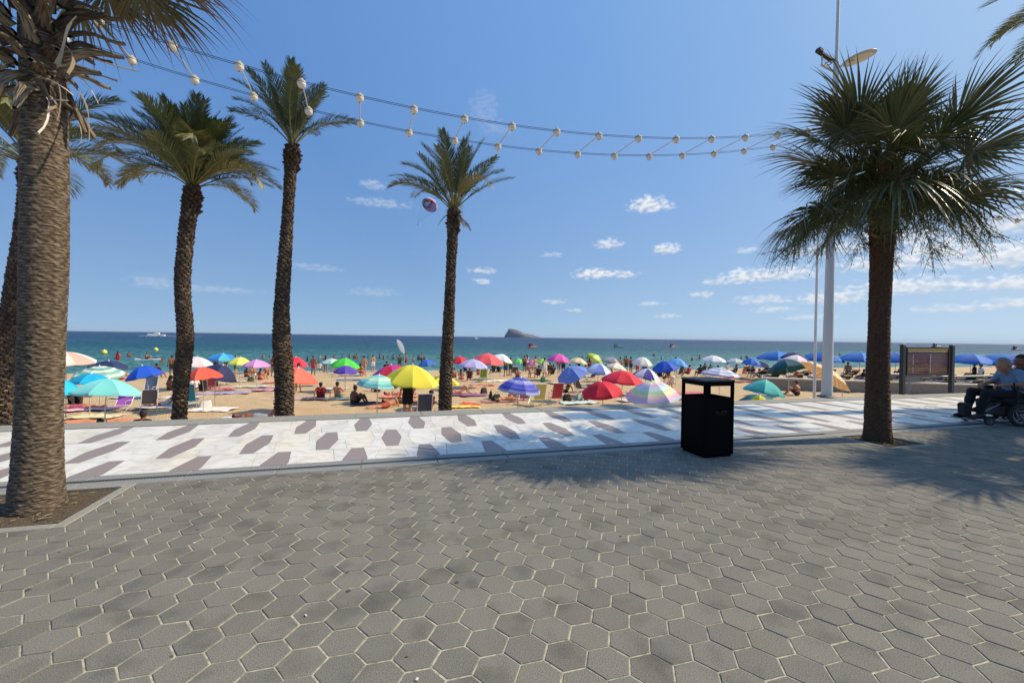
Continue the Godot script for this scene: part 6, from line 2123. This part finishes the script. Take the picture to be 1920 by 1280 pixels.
	for f in folk:
		q += 1
		person(f[2], Vector3(f[0], sand_y(0, f[1]), f[1]), 150.0 + 40.0 * (q % 3), 2 + q % 3, q % 2, f[3], f[4])
	# a low kiosk counter of pale planks behind the left post of the board
	var kt := thing("counter", "small pale counter behind the left post of the board", "counter", Vector3(36.9, sand_y(0, -22.4), -22.4), turn)
	var cb := MB.new()
	cb.box(Vector3(0, .5, 0), Vector3(2.2, 1.0, .7), Basis.IDENTITY, Color.WHITE, .02)
	part("cabinet", cb, mat("8d8a84", 0.8), kt)
	var ct := MB.new()
	ct.box(Vector3(0, 1.03, 0), Vector3(2.4, .06, .9), Basis.IDENTITY, Color.WHITE, .01)
	part("worktop", ct, mat("d6d0c6", 0.6), kt)

func lounger(at: Vector3, turn: float, label: String) -> Node3D:
	var t := thing("sun_lounger", label, "sun lounger", at, turn)
	var fr := MB.new()
	for s in [-1.0, 1.0]:
		fr.box(Vector3(s * .31, .30, 0), Vector3(.04, .05, 1.9))
		for z in [-.7, .75]:
			fr.box(Vector3(s * .31, .14, z), Vector3(.04, .28, .05))
	part("frame", fr, mat("dcdcd8", 0.5), t)
	var s := MB.new()
	s.box(Vector3(0, .35, .3), Vector3(.58, .05, 1.3), Basis.IDENTITY, Color.WHITE, .01)
	part("seat_pad", s, mat("23262e", 0.8), t)
	var b := MB.new()
	b.box(Vector3(0, .56, -.62), Vector3(.58, .05, .72), Basis(Vector3.RIGHT, 0.62), Color.WHITE, .01)
	part("backrest", b, mat("23262e", 0.8), t)
	var p := MB.new()
	p.box(Vector3(0, .70, -.80), Vector3(.5, .07, .2), Basis(Vector3.RIGHT, 0.62), Color.WHITE, .02)
	part("pillow", p, mat("e4e2dc", 0.8), t)
	return t

# ---------------------------------------------------------------- far things
func build_far() -> void:
	# rocky island: a steep cliff at its left end and a long slope to the right
	var n := FastNoiseLite.new()
	n.seed = 66
	n.frequency = 0.012
	n.fractal_octaves = 5
	var mb := MB.new()
	var prof := [[0.0, 0.0], [0.03, 22.0], [0.07, 40.0], [0.11, 66.0], [0.15, 74.0], [0.22, 71.0], [0.32, 60.0], [0.42, 50.0], [0.52, 38.0], [0.62, 28.0], [0.74, 21.0], [0.86, 11.0], [1.0, 0.0]]
	var o := Vector3(925, SEA_Y - 1.0, -3376)
	var along_ := Vector3(317, 0, 93)
	var deep := Vector3(-93, 0, 317).normalized() * -1.0
	var rows := []
	var cols := []
	for i in 25:
		var v := i / 24.0
		var row := PackedVector3Array()
		var cr := PackedColorArray()
		for j in 90:
			var u := j / 89.0
			var h := 0.0
			for k in prof.size() - 1:
				if u <= prof[k + 1][0]:
					h = lerpf(prof[k][1], prof[k + 1][1], (u - prof[k][0]) / (prof[k + 1][0] - prof[k][0]))
					break
			var side := pow(sin(PI * v), 0.45)
			var p := o + along_ * u + deep * (v - 0.5) * 150.0 * sin(PI * clamp(u * 0.9 + 0.08, 0.0, 1.0))
			var rough := n.get_noise_3d(p.x, v * 300.0, p.z)
			p.y += h * side * (1.0 + rough * 0.35)
			row.append(p)
			cr.append(lin("5d6470").lerp(lin("8a8780"), clamp(rough + 0.4, 0.0, 1.0)))
		rows.append(row)
		cols.append(cr)
	mb.grid(rows, false, cols)
	struct("island", mb, painted(0.95))
	motor_boat()
	pedal_boat("small red pedal boat with two people left of the island's shadow side", Vector3(51, SEA_Y, -147), "b02838", 100.0)
	pedal_boat("small green pedal boat with a standing rider right of the island", Vector3(91, SEA_Y, -157), "3f8a78", 70.0)
	pedal_boat("small dark red pedal boat above the royal blue parasol", Vector3(131, SEA_Y, -176), "8a3038", 110.0)
	pedal_boat("flat dark boat above the information board", Vector3(484, SEA_Y, -271), "20242c", 80.0, 2.2)
	pedal_boat("tiny dark boat at the far right of the sea", Vector3(402, SEA_Y, -182), "22262e", 90.0, 1.5)
	var sb := thing("sail_boat", "tiny white boat far out left of the island", "boat", Vector3(135, SEA_Y, -652))
	var m := MB.new()
	m.box(Vector3(0, .6, 0), Vector3(5, 1.4, 1.8), Basis.IDENTITY, Color.WHITE, .4)
	part("hull", m, mat("f2f2ee", 0.5), sb)
	var ca := MB.new()
	ca.box(Vector3(-.4, 2.0, 0), Vector3(2.2, 1.5, 1.4), Basis.IDENTITY, Color.WHITE, .3)
	part("cabin", ca, mat("f2f2ee", 0.5), sb)
	for e in [[Vector3(-44.9, SEA_Y, -88.9), "yellow round buoy on the left above the striped parasol"], [Vector3(-43.2, SEA_Y, -102), "pale yellow buoy on the left below the white motor boat"]]:
		var b := thing("buoy", e[1], "buoy", e[0], 0.0, "yellow buoys off the beach")
		var ball := MB.new()
		ball.lathe(Vector3(0, .25, 0), [Vector2(0, -.42), Vector2(.3, -.3), Vector2(.42, 0), Vector2(.3, .3), Vector2(.1, .4), Vector2(0, .42)], 14)
		part("float", ball, mat("e8e24a", 0.4), b)
		var eye := MB.new()
		eye.lathe(Vector3(0, .66, 0), [Vector2(.06, 0), Vector2(.06, .1), Vector2(0, .12)], 8)
		part("eye_bolt", eye, mat("c8c8c0", 0.4), b)
	# someone paddling on a pink board
	var pb := thing("paddle_board", "pink and white paddle board in the shallows at the left", "paddle board", Vector3(-30.1, SEA_Y + .06, -69.1))
	var bd := MB.new()
	var pr := []
	for i in 11:
		var u := i / 10.0
		var wd := 0.36 * pow(sin(PI * clamp(u, 0.02, 0.98)), 0.5)
		pr.append(PackedVector3Array([Vector3(lerpf(-1.5, 1.5, u), .02, -wd), Vector3(lerpf(-1.5, 1.5, u), .09 + .1 * pow(abs(u - .5) * 2, 3), 0), Vector3(lerpf(-1.5, 1.5, u), .02, wd)]))
	bd.grid(pr)
	part("deck", bd, mat("e8c8cc", 0.5), pb)
	var fin := MB.new()
	fin.box(Vector3(1.3, -.02, 0), Vector3(.2, .12, .02))
	part("fin", fin, mat("30343a", 0.5), pb)
	person("sit", Vector3(-30.3, SEA_Y + .13, -69.1), 95, 3, 0, "trunks:3a2a30", "person sitting on the pink paddle board at the left")
	# parasail
	var ps := thing("parasail", "pink and white parasail floating beside the middle date palm", "parasail", Vector3(28.9, 91.6, -305))
	var canopy := []
	var cc := [lin("d8708c"), lin("e8e4ea"), lin("8a78c0"), lin("e89aa4"), lin("b8c4e4")]
	for g in 10:
		var mbp := MB.new()
		var rr := []
		var cr2 := []
		for i in 6:
			var u := i / 5.0
			var row := PackedVector3Array()
			var cr := PackedColorArray()
			for j in 3:
				var a := TAU * (g + j / 2.0) / 10.0
				var rad := 5.6 * sin(u * PI * 0.5)
				row.append(Vector3(cos(a) * rad, 4.2 * cos(u * PI * 0.5), sin(a) * rad))
				cr.append(cc[(g + (1 if i > 3 else 0)) % 5])
			rr.append(row)
			cr2.append(cr)
		mbp.grid(rr, false, cr2)
		var o2 := part("canopy_panel", mbp, canvas, ps)
		o2.basis = Basis(Vector3(0, 0, 1), -0.55) * Basis(Vector3(1, 0, 0), -0.5)
	var rig := MB.new()
	for k in 8:
		var a := TAU * k / 8.0
		var p0: Vector3 = Basis(Vector3(0, 0, 1), -0.55) * Basis(Vector3(1, 0, 0), -0.5) * Vector3(cos(a) * 5.6, 0, sin(a) * 5.6)
		rig.tube([p0, Vector3(-7.6, -12.2, -2)], [.02, .02], 3, Color.WHITE, false)
	part("rigging_lines", rig, mat("8a94a4", 0.8), ps)
	person("chairsit", Vector3(21.3, 77.6, -307), 90, 3, 0, "shirt:20242c", "parasailing rider hanging below the pink parasail")

func motor_boat() -> void:
	var at := Vector3(-201, SEA_Y, -475)
	var t := thing("motor_boat", "white motor boat trailing foam far out at the left", "boat", at, 8.0)
	var hull := MB.new()
	var rows := []
	for i in 13:
		var u := i / 12.0
		var x := lerpf(-6.5, 6.5, u)
		var w := 2.0 * (1.0 - pow(max(0.0, (0.35 - u) / 0.35), 2.0))
		w = max(w, 0.05)
		rows.append(PackedVector3Array([Vector3(x, 1.5 + 0.7 * (1.0 - u), -w), Vector3(x, 0.0, -w * 0.7), Vector3(x, -0.4, 0), Vector3(x, 0.0, w * 0.7), Vector3(x, 1.5 + 0.7 * (1.0 - u), w)]))
	hull.grid(rows)
	part("hull", hull, mat("eeeeea", 0.4), t)
	var dk := MB.new()
	dk.box(Vector3(.8, 1.5, 0), Vector3(10, .1, 3.4))
	part("deck", dk, mat("dcdcd6", 0.6), t)
	var cab := MB.new()
	cab.box(Vector3(.5, 2.3, 0), Vector3(4.2, 1.5, 2.6), Basis.IDENTITY, Color.WHITE, .3)
	part("cabin", cab, mat("f0f0ee", 0.4), t)
	var win := MB.new()
	win.box(Vector3(.5, 2.55, 1.31), Vector3(3.2, .5, .04))
	part("window", win, mat("23303c", 0.1), t)
	var ra := MB.new()
	ra.tube([Vector3(1, 3.0, 0), Vector3(1.2, 5.0, 0)], [.06, .05], 6)
	part("mast", ra, mat("d8d8d4", 0.4), t)
	var wake := MB.new()
	var r := RandomNumberGenerator.new()
	r.seed = 12
	for k in 60:
		var s := r.randf()
		wake.box(at + Vector3(-9 + 44 * s, 0.06, 1.0 + r.randf_range(-2, 2) * (1 + s)), Vector3(r.randf_range(1, 4), .25 * (1 - s) + .08, r.randf_range(.5, 1.6)))
	for k in 30:
		wake.box(at + Vector3(r.randf_range(-13, 8), 0.06, 3.0 + r.randf_range(-1, 1)), Vector3(r.randf_range(1, 3), .4, .8))
	struct("boat_wake", wake, mat("f0f4f4", 0.8)).set_meta("kind", "stuff")

func pedal_boat(label: String, at: Vector3, hex: String, turn: float, size := 1.0) -> void:
	var t := thing("pedal_boat", label, "pedal boat", at, turn)
	t.scale = Vector3.ONE * size
	for s in [-1.0, 1.0]:
		var h := MB.new()
		h.tube([Vector3(s * .7, .1, -1.8), Vector3(s * .7, .18, -1.2), Vector3(s * .7, .18, 1.3), Vector3(s * .7, .3, 1.9)], [.12, .28, .28, .1], 10)
		part("float", h, mat(hex, 0.4), t)
	var d := MB.new()
	d.box(Vector3(0, .5, 0), Vector3(1.7, .14, 2.4), Basis.IDENTITY, Color.WHITE, .04)
	part("deck", d, mat("d8d6d0", 0.5), t)
	for s in [-1.0, 1.0]:
		var c := MB.new()
		c.box(Vector3(s * .4, .78, -.3), Vector3(.5, .1, .5), Basis.IDENTITY, Color.WHITE, .03)
		c.box(Vector3(s * .4, 1.08, -.58), Vector3(.5, .6, .08), Basis(Vector3.RIGHT, -.25), Color.WHITE, .03)
		part("seat", c, mat(hex, 0.5), t)
	var sl := MB.new()
	sl.box(Vector3(0, 1.1, -1.2), Vector3(.6, 1.2, .5), Basis(Vector3.RIGHT, -.4), Color.WHITE, .08)
	part("slide", sl, mat(hex, 0.4), t)
	for s in [-1.0, 1.0]:
		person("chairsit", at + Basis(Vector3.UP, deg_to_rad(turn)) * Vector3(s * .4 * size, .5 * size, -.3 * size), turn, 3, 0, "trunks:2a2a30", "rider in the %s seat of the %s" % ["left" if s > 0 else "right", label.get_slice(" with", 0).get_slice(" above", 0).get_slice(" at the", 0)], "riders of the pedal boats")

# ---------------------------------------------------------------- the two people at the right edge
func build_people_near() -> void:
	var at := Vector3(11.72, 0, -5.36)
	var turn := -112.0
	var c := thing("wheelchair", "black electric wheelchair with small spoked wheels at the right edge", "wheelchair", at, turn)
	var black := mat("111214", 0.5)
	var dark := mat("1a1b1e", 0.8)
	var steel := mat("8e9296", 0.35, 0.8)
	for s in [-1.0, 1.0]:
		wheel(c, Vector3(s * .30, .215, .10), .215, .055)
		wheel(c, Vector3(s * .25, .10, -.36), .10, .045)
		wheel(c, Vector3(s * .24, .09, .58), .09, .04)
	var ch := MB.new()
	ch.box(Vector3(0, .27, 0), Vector3(.44, .22, .66), Basis.IDENTITY, Color.WHITE, .03)
	part("motor_housing", ch, black, c)
	var st := MB.new()
	st.box(Vector3(0, .47, .06), Vector3(.48, .09, .50), Basis.IDENTITY, Color.WHITE, .03)
	part("seat", st, dark, c)
	var bk := MB.new()
	bk.box(Vector3(0, .78, -.26), Vector3(.48, .62, .08), Basis(Vector3.RIGHT, -0.12), Color.WHITE, .03)
	part("backrest", bk, dark, c)
	var hd := MB.new()
	for s in [-1.0, 1.0]:
		hd.tube([Vector3(s * .21, 1.0, -.29), Vector3(s * .21, 1.04, -.34), Vector3(s * .21, 1.03, -.44)], [.014, .014, .018], 8)
	part("push_handle", hd, black, c)
	for s in [-1.0, 1.0]:
		var ar := MB.new()
		ar.box(Vector3(s * .29, .70, .05), Vector3(.075, .04, .36), Basis.IDENTITY, Color.WHITE, .015)
		ar.tube([Vector3(s * .28, .42, -.16), Vector3(s * .29, .68, -.14)], [.014, .014], 6)
		ar.tube([Vector3(s * .28, .42, .14), Vector3(s * .29, .68, .16)], [.014, .014], 6)
		part("armrest", ar, black, c)
	var js := MB.new()
	js.box(Vector3(.29, .745, .20), Vector3(.07, .05, .09), Basis.IDENTITY, Color.WHITE, .01)
	js.tube([Vector3(.29, .765, .21), Vector3(.29, .82, .22)], [.007, .014], 6)
	part("joystick", js, black, c)
	for s in [-1.0, 1.0]:
		var fr := MB.new()
		fr.tube([Vector3(s * .13, .40, .30), Vector3(s * .13, .22, .62), Vector3(s * .13, .10, .72)], [.014, .014, .012], 6)
		fr.box(Vector3(s * .12, .085, .78), Vector3(.15, .02, .24), Basis(Vector3.RIGHT, -0.1), Color.WHITE, .004)
		part("footrest", fr, steel if s > 0 else black, c)
	var bag := MB.new()
	bag.box(Vector3(.05, .27, .86), Vector3(.22, .26, .12), Basis(Vector3.RIGHT, 0.1), Color.WHITE, .04)
	part("front_pouch", bag, dark, c)

	# the man in it, leaning forward and looking down
	var m := thing("person", "grey haired man in a pale blue shirt sitting in the wheelchair, head bent forward", "person", at, turn)
	var pose := [Vector3(0, .58, -.10), Vector3(0, .84, -.07), Vector3(0, 1.035, .02), Vector3(0, 1.14, .15), Vector3(.29, .80, .06), Vector3(.20, .77, .33), Vector3(-.28, .80, .06), Vector3(-.17, .76, .33), Vector3(.14, .60, .56), Vector3(.13, .17, .66), Vector3(.14, .12, .84), Vector3(-.15, .60, .56), Vector3(-.14, .17, .66), Vector3(-.15, .12, .84)]
	figure(m, pose, "a87658", "6d89a8", "101216", true, "837b70", 0.50)
	# a second wheelchair user just behind, mostly out of the frame
	var c2: Node3D = c.duplicate()
	c2.name = numbered("wheelchair")
	add_child(c2)
	c2.position = Vector3(12.98, 0, -5.72)
	tag(c2, "second black wheelchair behind the first one, cut by the right edge", "wheelchair")
	var w := thing("person", "dark haired companion in a pale pink shirt just behind the man's shoulder", "person", Vector3(12.98, 0, -5.72), turn)
	var wp := []
	for q in pose: wp.append(q)
	wp[2] = Vector3(0, 1.06, .0)
	wp[3] = Vector3(0, 1.19, .10)
	figure(w, wp, "7a4e37", "b8a8a6", "181b22", true, "17110e", 0.25)

func wheel(c: Node3D, at: Vector3, r: float, w: float) -> void:
	var turn := Basis(Vector3(0, 0, 1), PI / 2)
	var t := MB.new()
	t.lathe(Vector3.ZERO, [Vector2(r * .74, -w / 2), Vector2(r * .93, -w / 2), Vector2(r, -w * .25), Vector2(r, w * .25), Vector2(r * .93, w / 2), Vector2(r * .74, w / 2), Vector2(r * .74, -w / 2)], 26, Color.WHITE, turn)
	var o := part("wheel", t, mat("26282a", 0.85), c, at)
	var rim := MB.new()
	rim.lathe(Vector3.ZERO, [Vector2(r * .72, -w * .3), Vector2(r * .735, 0), Vector2(r * .72, w * .3), Vector2(r * .64, w * .3), Vector2(r * .62, 0), Vector2(r * .64, -w * .3), Vector2(r * .72, -w * .3)], 24, Color.WHITE, turn)
	for k in 5:
		var a := TAU * k / 5.0
		rim.box(turn * Vector3(cos(a) * r * .38, 0, sin(a) * r * .38), Vector3(w * .5, r * .12, r * .58), Basis(Vector3.RIGHT, -a), Color.WHITE)
	rim.lathe(Vector3.ZERO, [Vector2(0, -w * .4), Vector2(r * .2, -w * .4), Vector2(r * .2, w * .4), Vector2(0, w * .4)], 12, Color.WHITE, turn)
	part("rim", rim, mat("70747a", 0.4, 0.6), o)

# a closer figure: face, ears, five-fingered hands, shirt, trousers and shoes
func figure(t: Node3D, p: Array, skin: String, shirt: String, trousers: String, sitting: bool, hair: String, nod: float) -> void:
	var bones := body_bones(p)
	bones.remove_at(20); bones.remove_at(19 if false else 13)
	var sm := mat(skin, 0.55)
	# without the head and hands, which are meshed finer
	var all := body_bones(p)
	var keep := []
	for i in all.size():
		if i in [7, 10, 17]: continue
		keep.append(all[i])
	part("body", blob(keep, 0.016, 0.035), sm, t)
	var he: Vector3 = p[3]
	var R := Basis(Vector3.RIGHT, nod)
	var h := func(x: float, y: float, z: float) -> Vector3: return he + R * Vector3(x, y, z)
	var face := [
		[h.call(0, .035, -.015), h.call(0, .02, .01), .092, .085], [h.call(0, -.02, .035), h.call(0, -.085, .055), .066, .042],
		[h.call(0, .015, .092), h.call(0, -.028, .117), .011, .017], [h.call(-.012, -.034, .104), h.call(.012, -.034, .104), .012, .012],
		[h.call(-.03, .03, .082), h.call(.03, .03, .082), .018, .018], [h.call(-.022, -.062, .094), h.call(.022, -.062, .094), .010, .010], [h.call(0, -.105, .075), h.call(0, -.10, .07), .022, .022],
		[h.call(.088, .0, -.01), h.call(.095, .035, -.02), .014, .018], [h.call(-.088, .0, -.01), h.call(-.095, .035, -.02), .014, .018], [h.call(-.05, -.02, .06), h.call(.05, -.02, .06), .03, .03],
		[h.call(0, -.05, -.03), p[2], .055, .06]]
	part("head", blob(face, 0.0055, 0.022), sm, t)
	for s in [-1.0, 1.0]:
		var e := MB.new()
		e.lathe(h.call(s * .033, .008, .081), [Vector2(0, -.011), Vector2(.009, -.006), Vector2(.011, 0), Vector2(.009, .006), Vector2(0, .011)], 10)
		part("eye", e, mat("2a211c", 0.25), t)
	var hb := [[h.call(0, .062, -.03), h.call(0, .045, -.045), .088, .088], [h.call(.045, .03, -.04), h.call(.05, -.03, -.055), .055, .04], [h.call(-.045, .03, -.04), h.call(-.05, -.03, -.055), .055, .04], [h.call(0, .0, -.075), h.call(0, -.05, -.07), .05, .04]]
	part("hair", blob(hb, 0.007, 0.03), mat(hair, 0.75), t)
	for k in 2:
		var el: Vector3 = p[4 + k * 2]
		var wr: Vector3 = p[5 + k * 2]
		var d := (wr - el).normalized()
		var g := 1.0 if k == 0 else -1.0
		var side := (Vector3.UP.cross(d)).normalized() * -g
		var dn := side.cross(d).normalized()
		if dn.y > 0: dn = -dn
		var b := [[wr - d * .02, wr + d * .03, .027, .024]]
		for q in 4:
			var o := (q - 1.5) * 0.019
			var root := wr + d * .085 + side * o
			b.append([wr + d * .03 + side * o * .7, root, .017, .012])
			var l: float = [.036, .042, .040, .030][q]
			var j1 := root + (d * .8 + dn * .5).normalized() * l
			var j2 := j1 + (d * .35 + dn * .9).normalized() * l * .75
			var j3 := j2 + (d * -.2 + dn * .95).normalized() * l * .6
			b.append([root, j1, .0098, .0092]); b.append([j1, j2, .0092, .0085]); b.append([j2, j3, .0085, .0075])
		var th := wr + d * .03 - side * .026
		var t1 := th + (d * .7 - side * .6 + dn * .3).normalized() * .036
		b.append([th, t1, .014, .011]); b.append([t1, t1 + (d * .9 + dn * .4).normalized() * .03, .011, .0085])
		part("hand", blob(b, 0.0042, 0.008), sm, t)
	part("shirt", blob(near_garment(p, all, "shirt"), 0.014, 0.04), cloth(shirt, 0.0), t)
	part("trousers", blob(near_garment(p, all, "trousers"), 0.014, 0.04), cloth(trousers, 0.0), t)
	for k in 2:
		var an: Vector3 = p[9 + k * 3]
		var to: Vector3 = p[10 + k * 3]
		part("shoe", blob([[an + Vector3(0, -.01, 0), to, .052, .042], [an + Vector3(0, -.03, 0) - (to - an) * .15, an, .045, .05]], 0.011, 0.03), mat("17181a", 0.5), t)

func near_garment(p: Array, all: Array, kind: String) -> Array:
	var out := []
	var take := func(i: int, f0: float, f1: float, extra: float) -> void:
		var q: Array = all[i]
		var d: Vector3 = q[1] - q[0]
		out.append([q[0] + d * f0, q[0] + d * f1, lerpf(q[2], q[3], f0) + extra, lerpf(q[2], q[3], f1) + extra])
	if kind == "shirt":
		for i in [0, 3]: take.call(i, -.12, 1.0, .022)
		for i in [1, 4, 2, 5]: take.call(i, 0.0, 1.0, .016)
		for i in [8, 15]: take.call(i, 0.0, 0.72, .02)
		out.append([p[0] + Vector3(0, .02, .02), p[1] + Vector3(0, 0, .03), .13, .12])
	else:
		for i in [0, 3]: take.call(i, 0.0, 0.25, .016)
		for i in [11, 12, 13, 18, 19, 20]: take.call(i, 0.0, 1.0 if i not in [13, 20] else 0.92, .016)
	return out
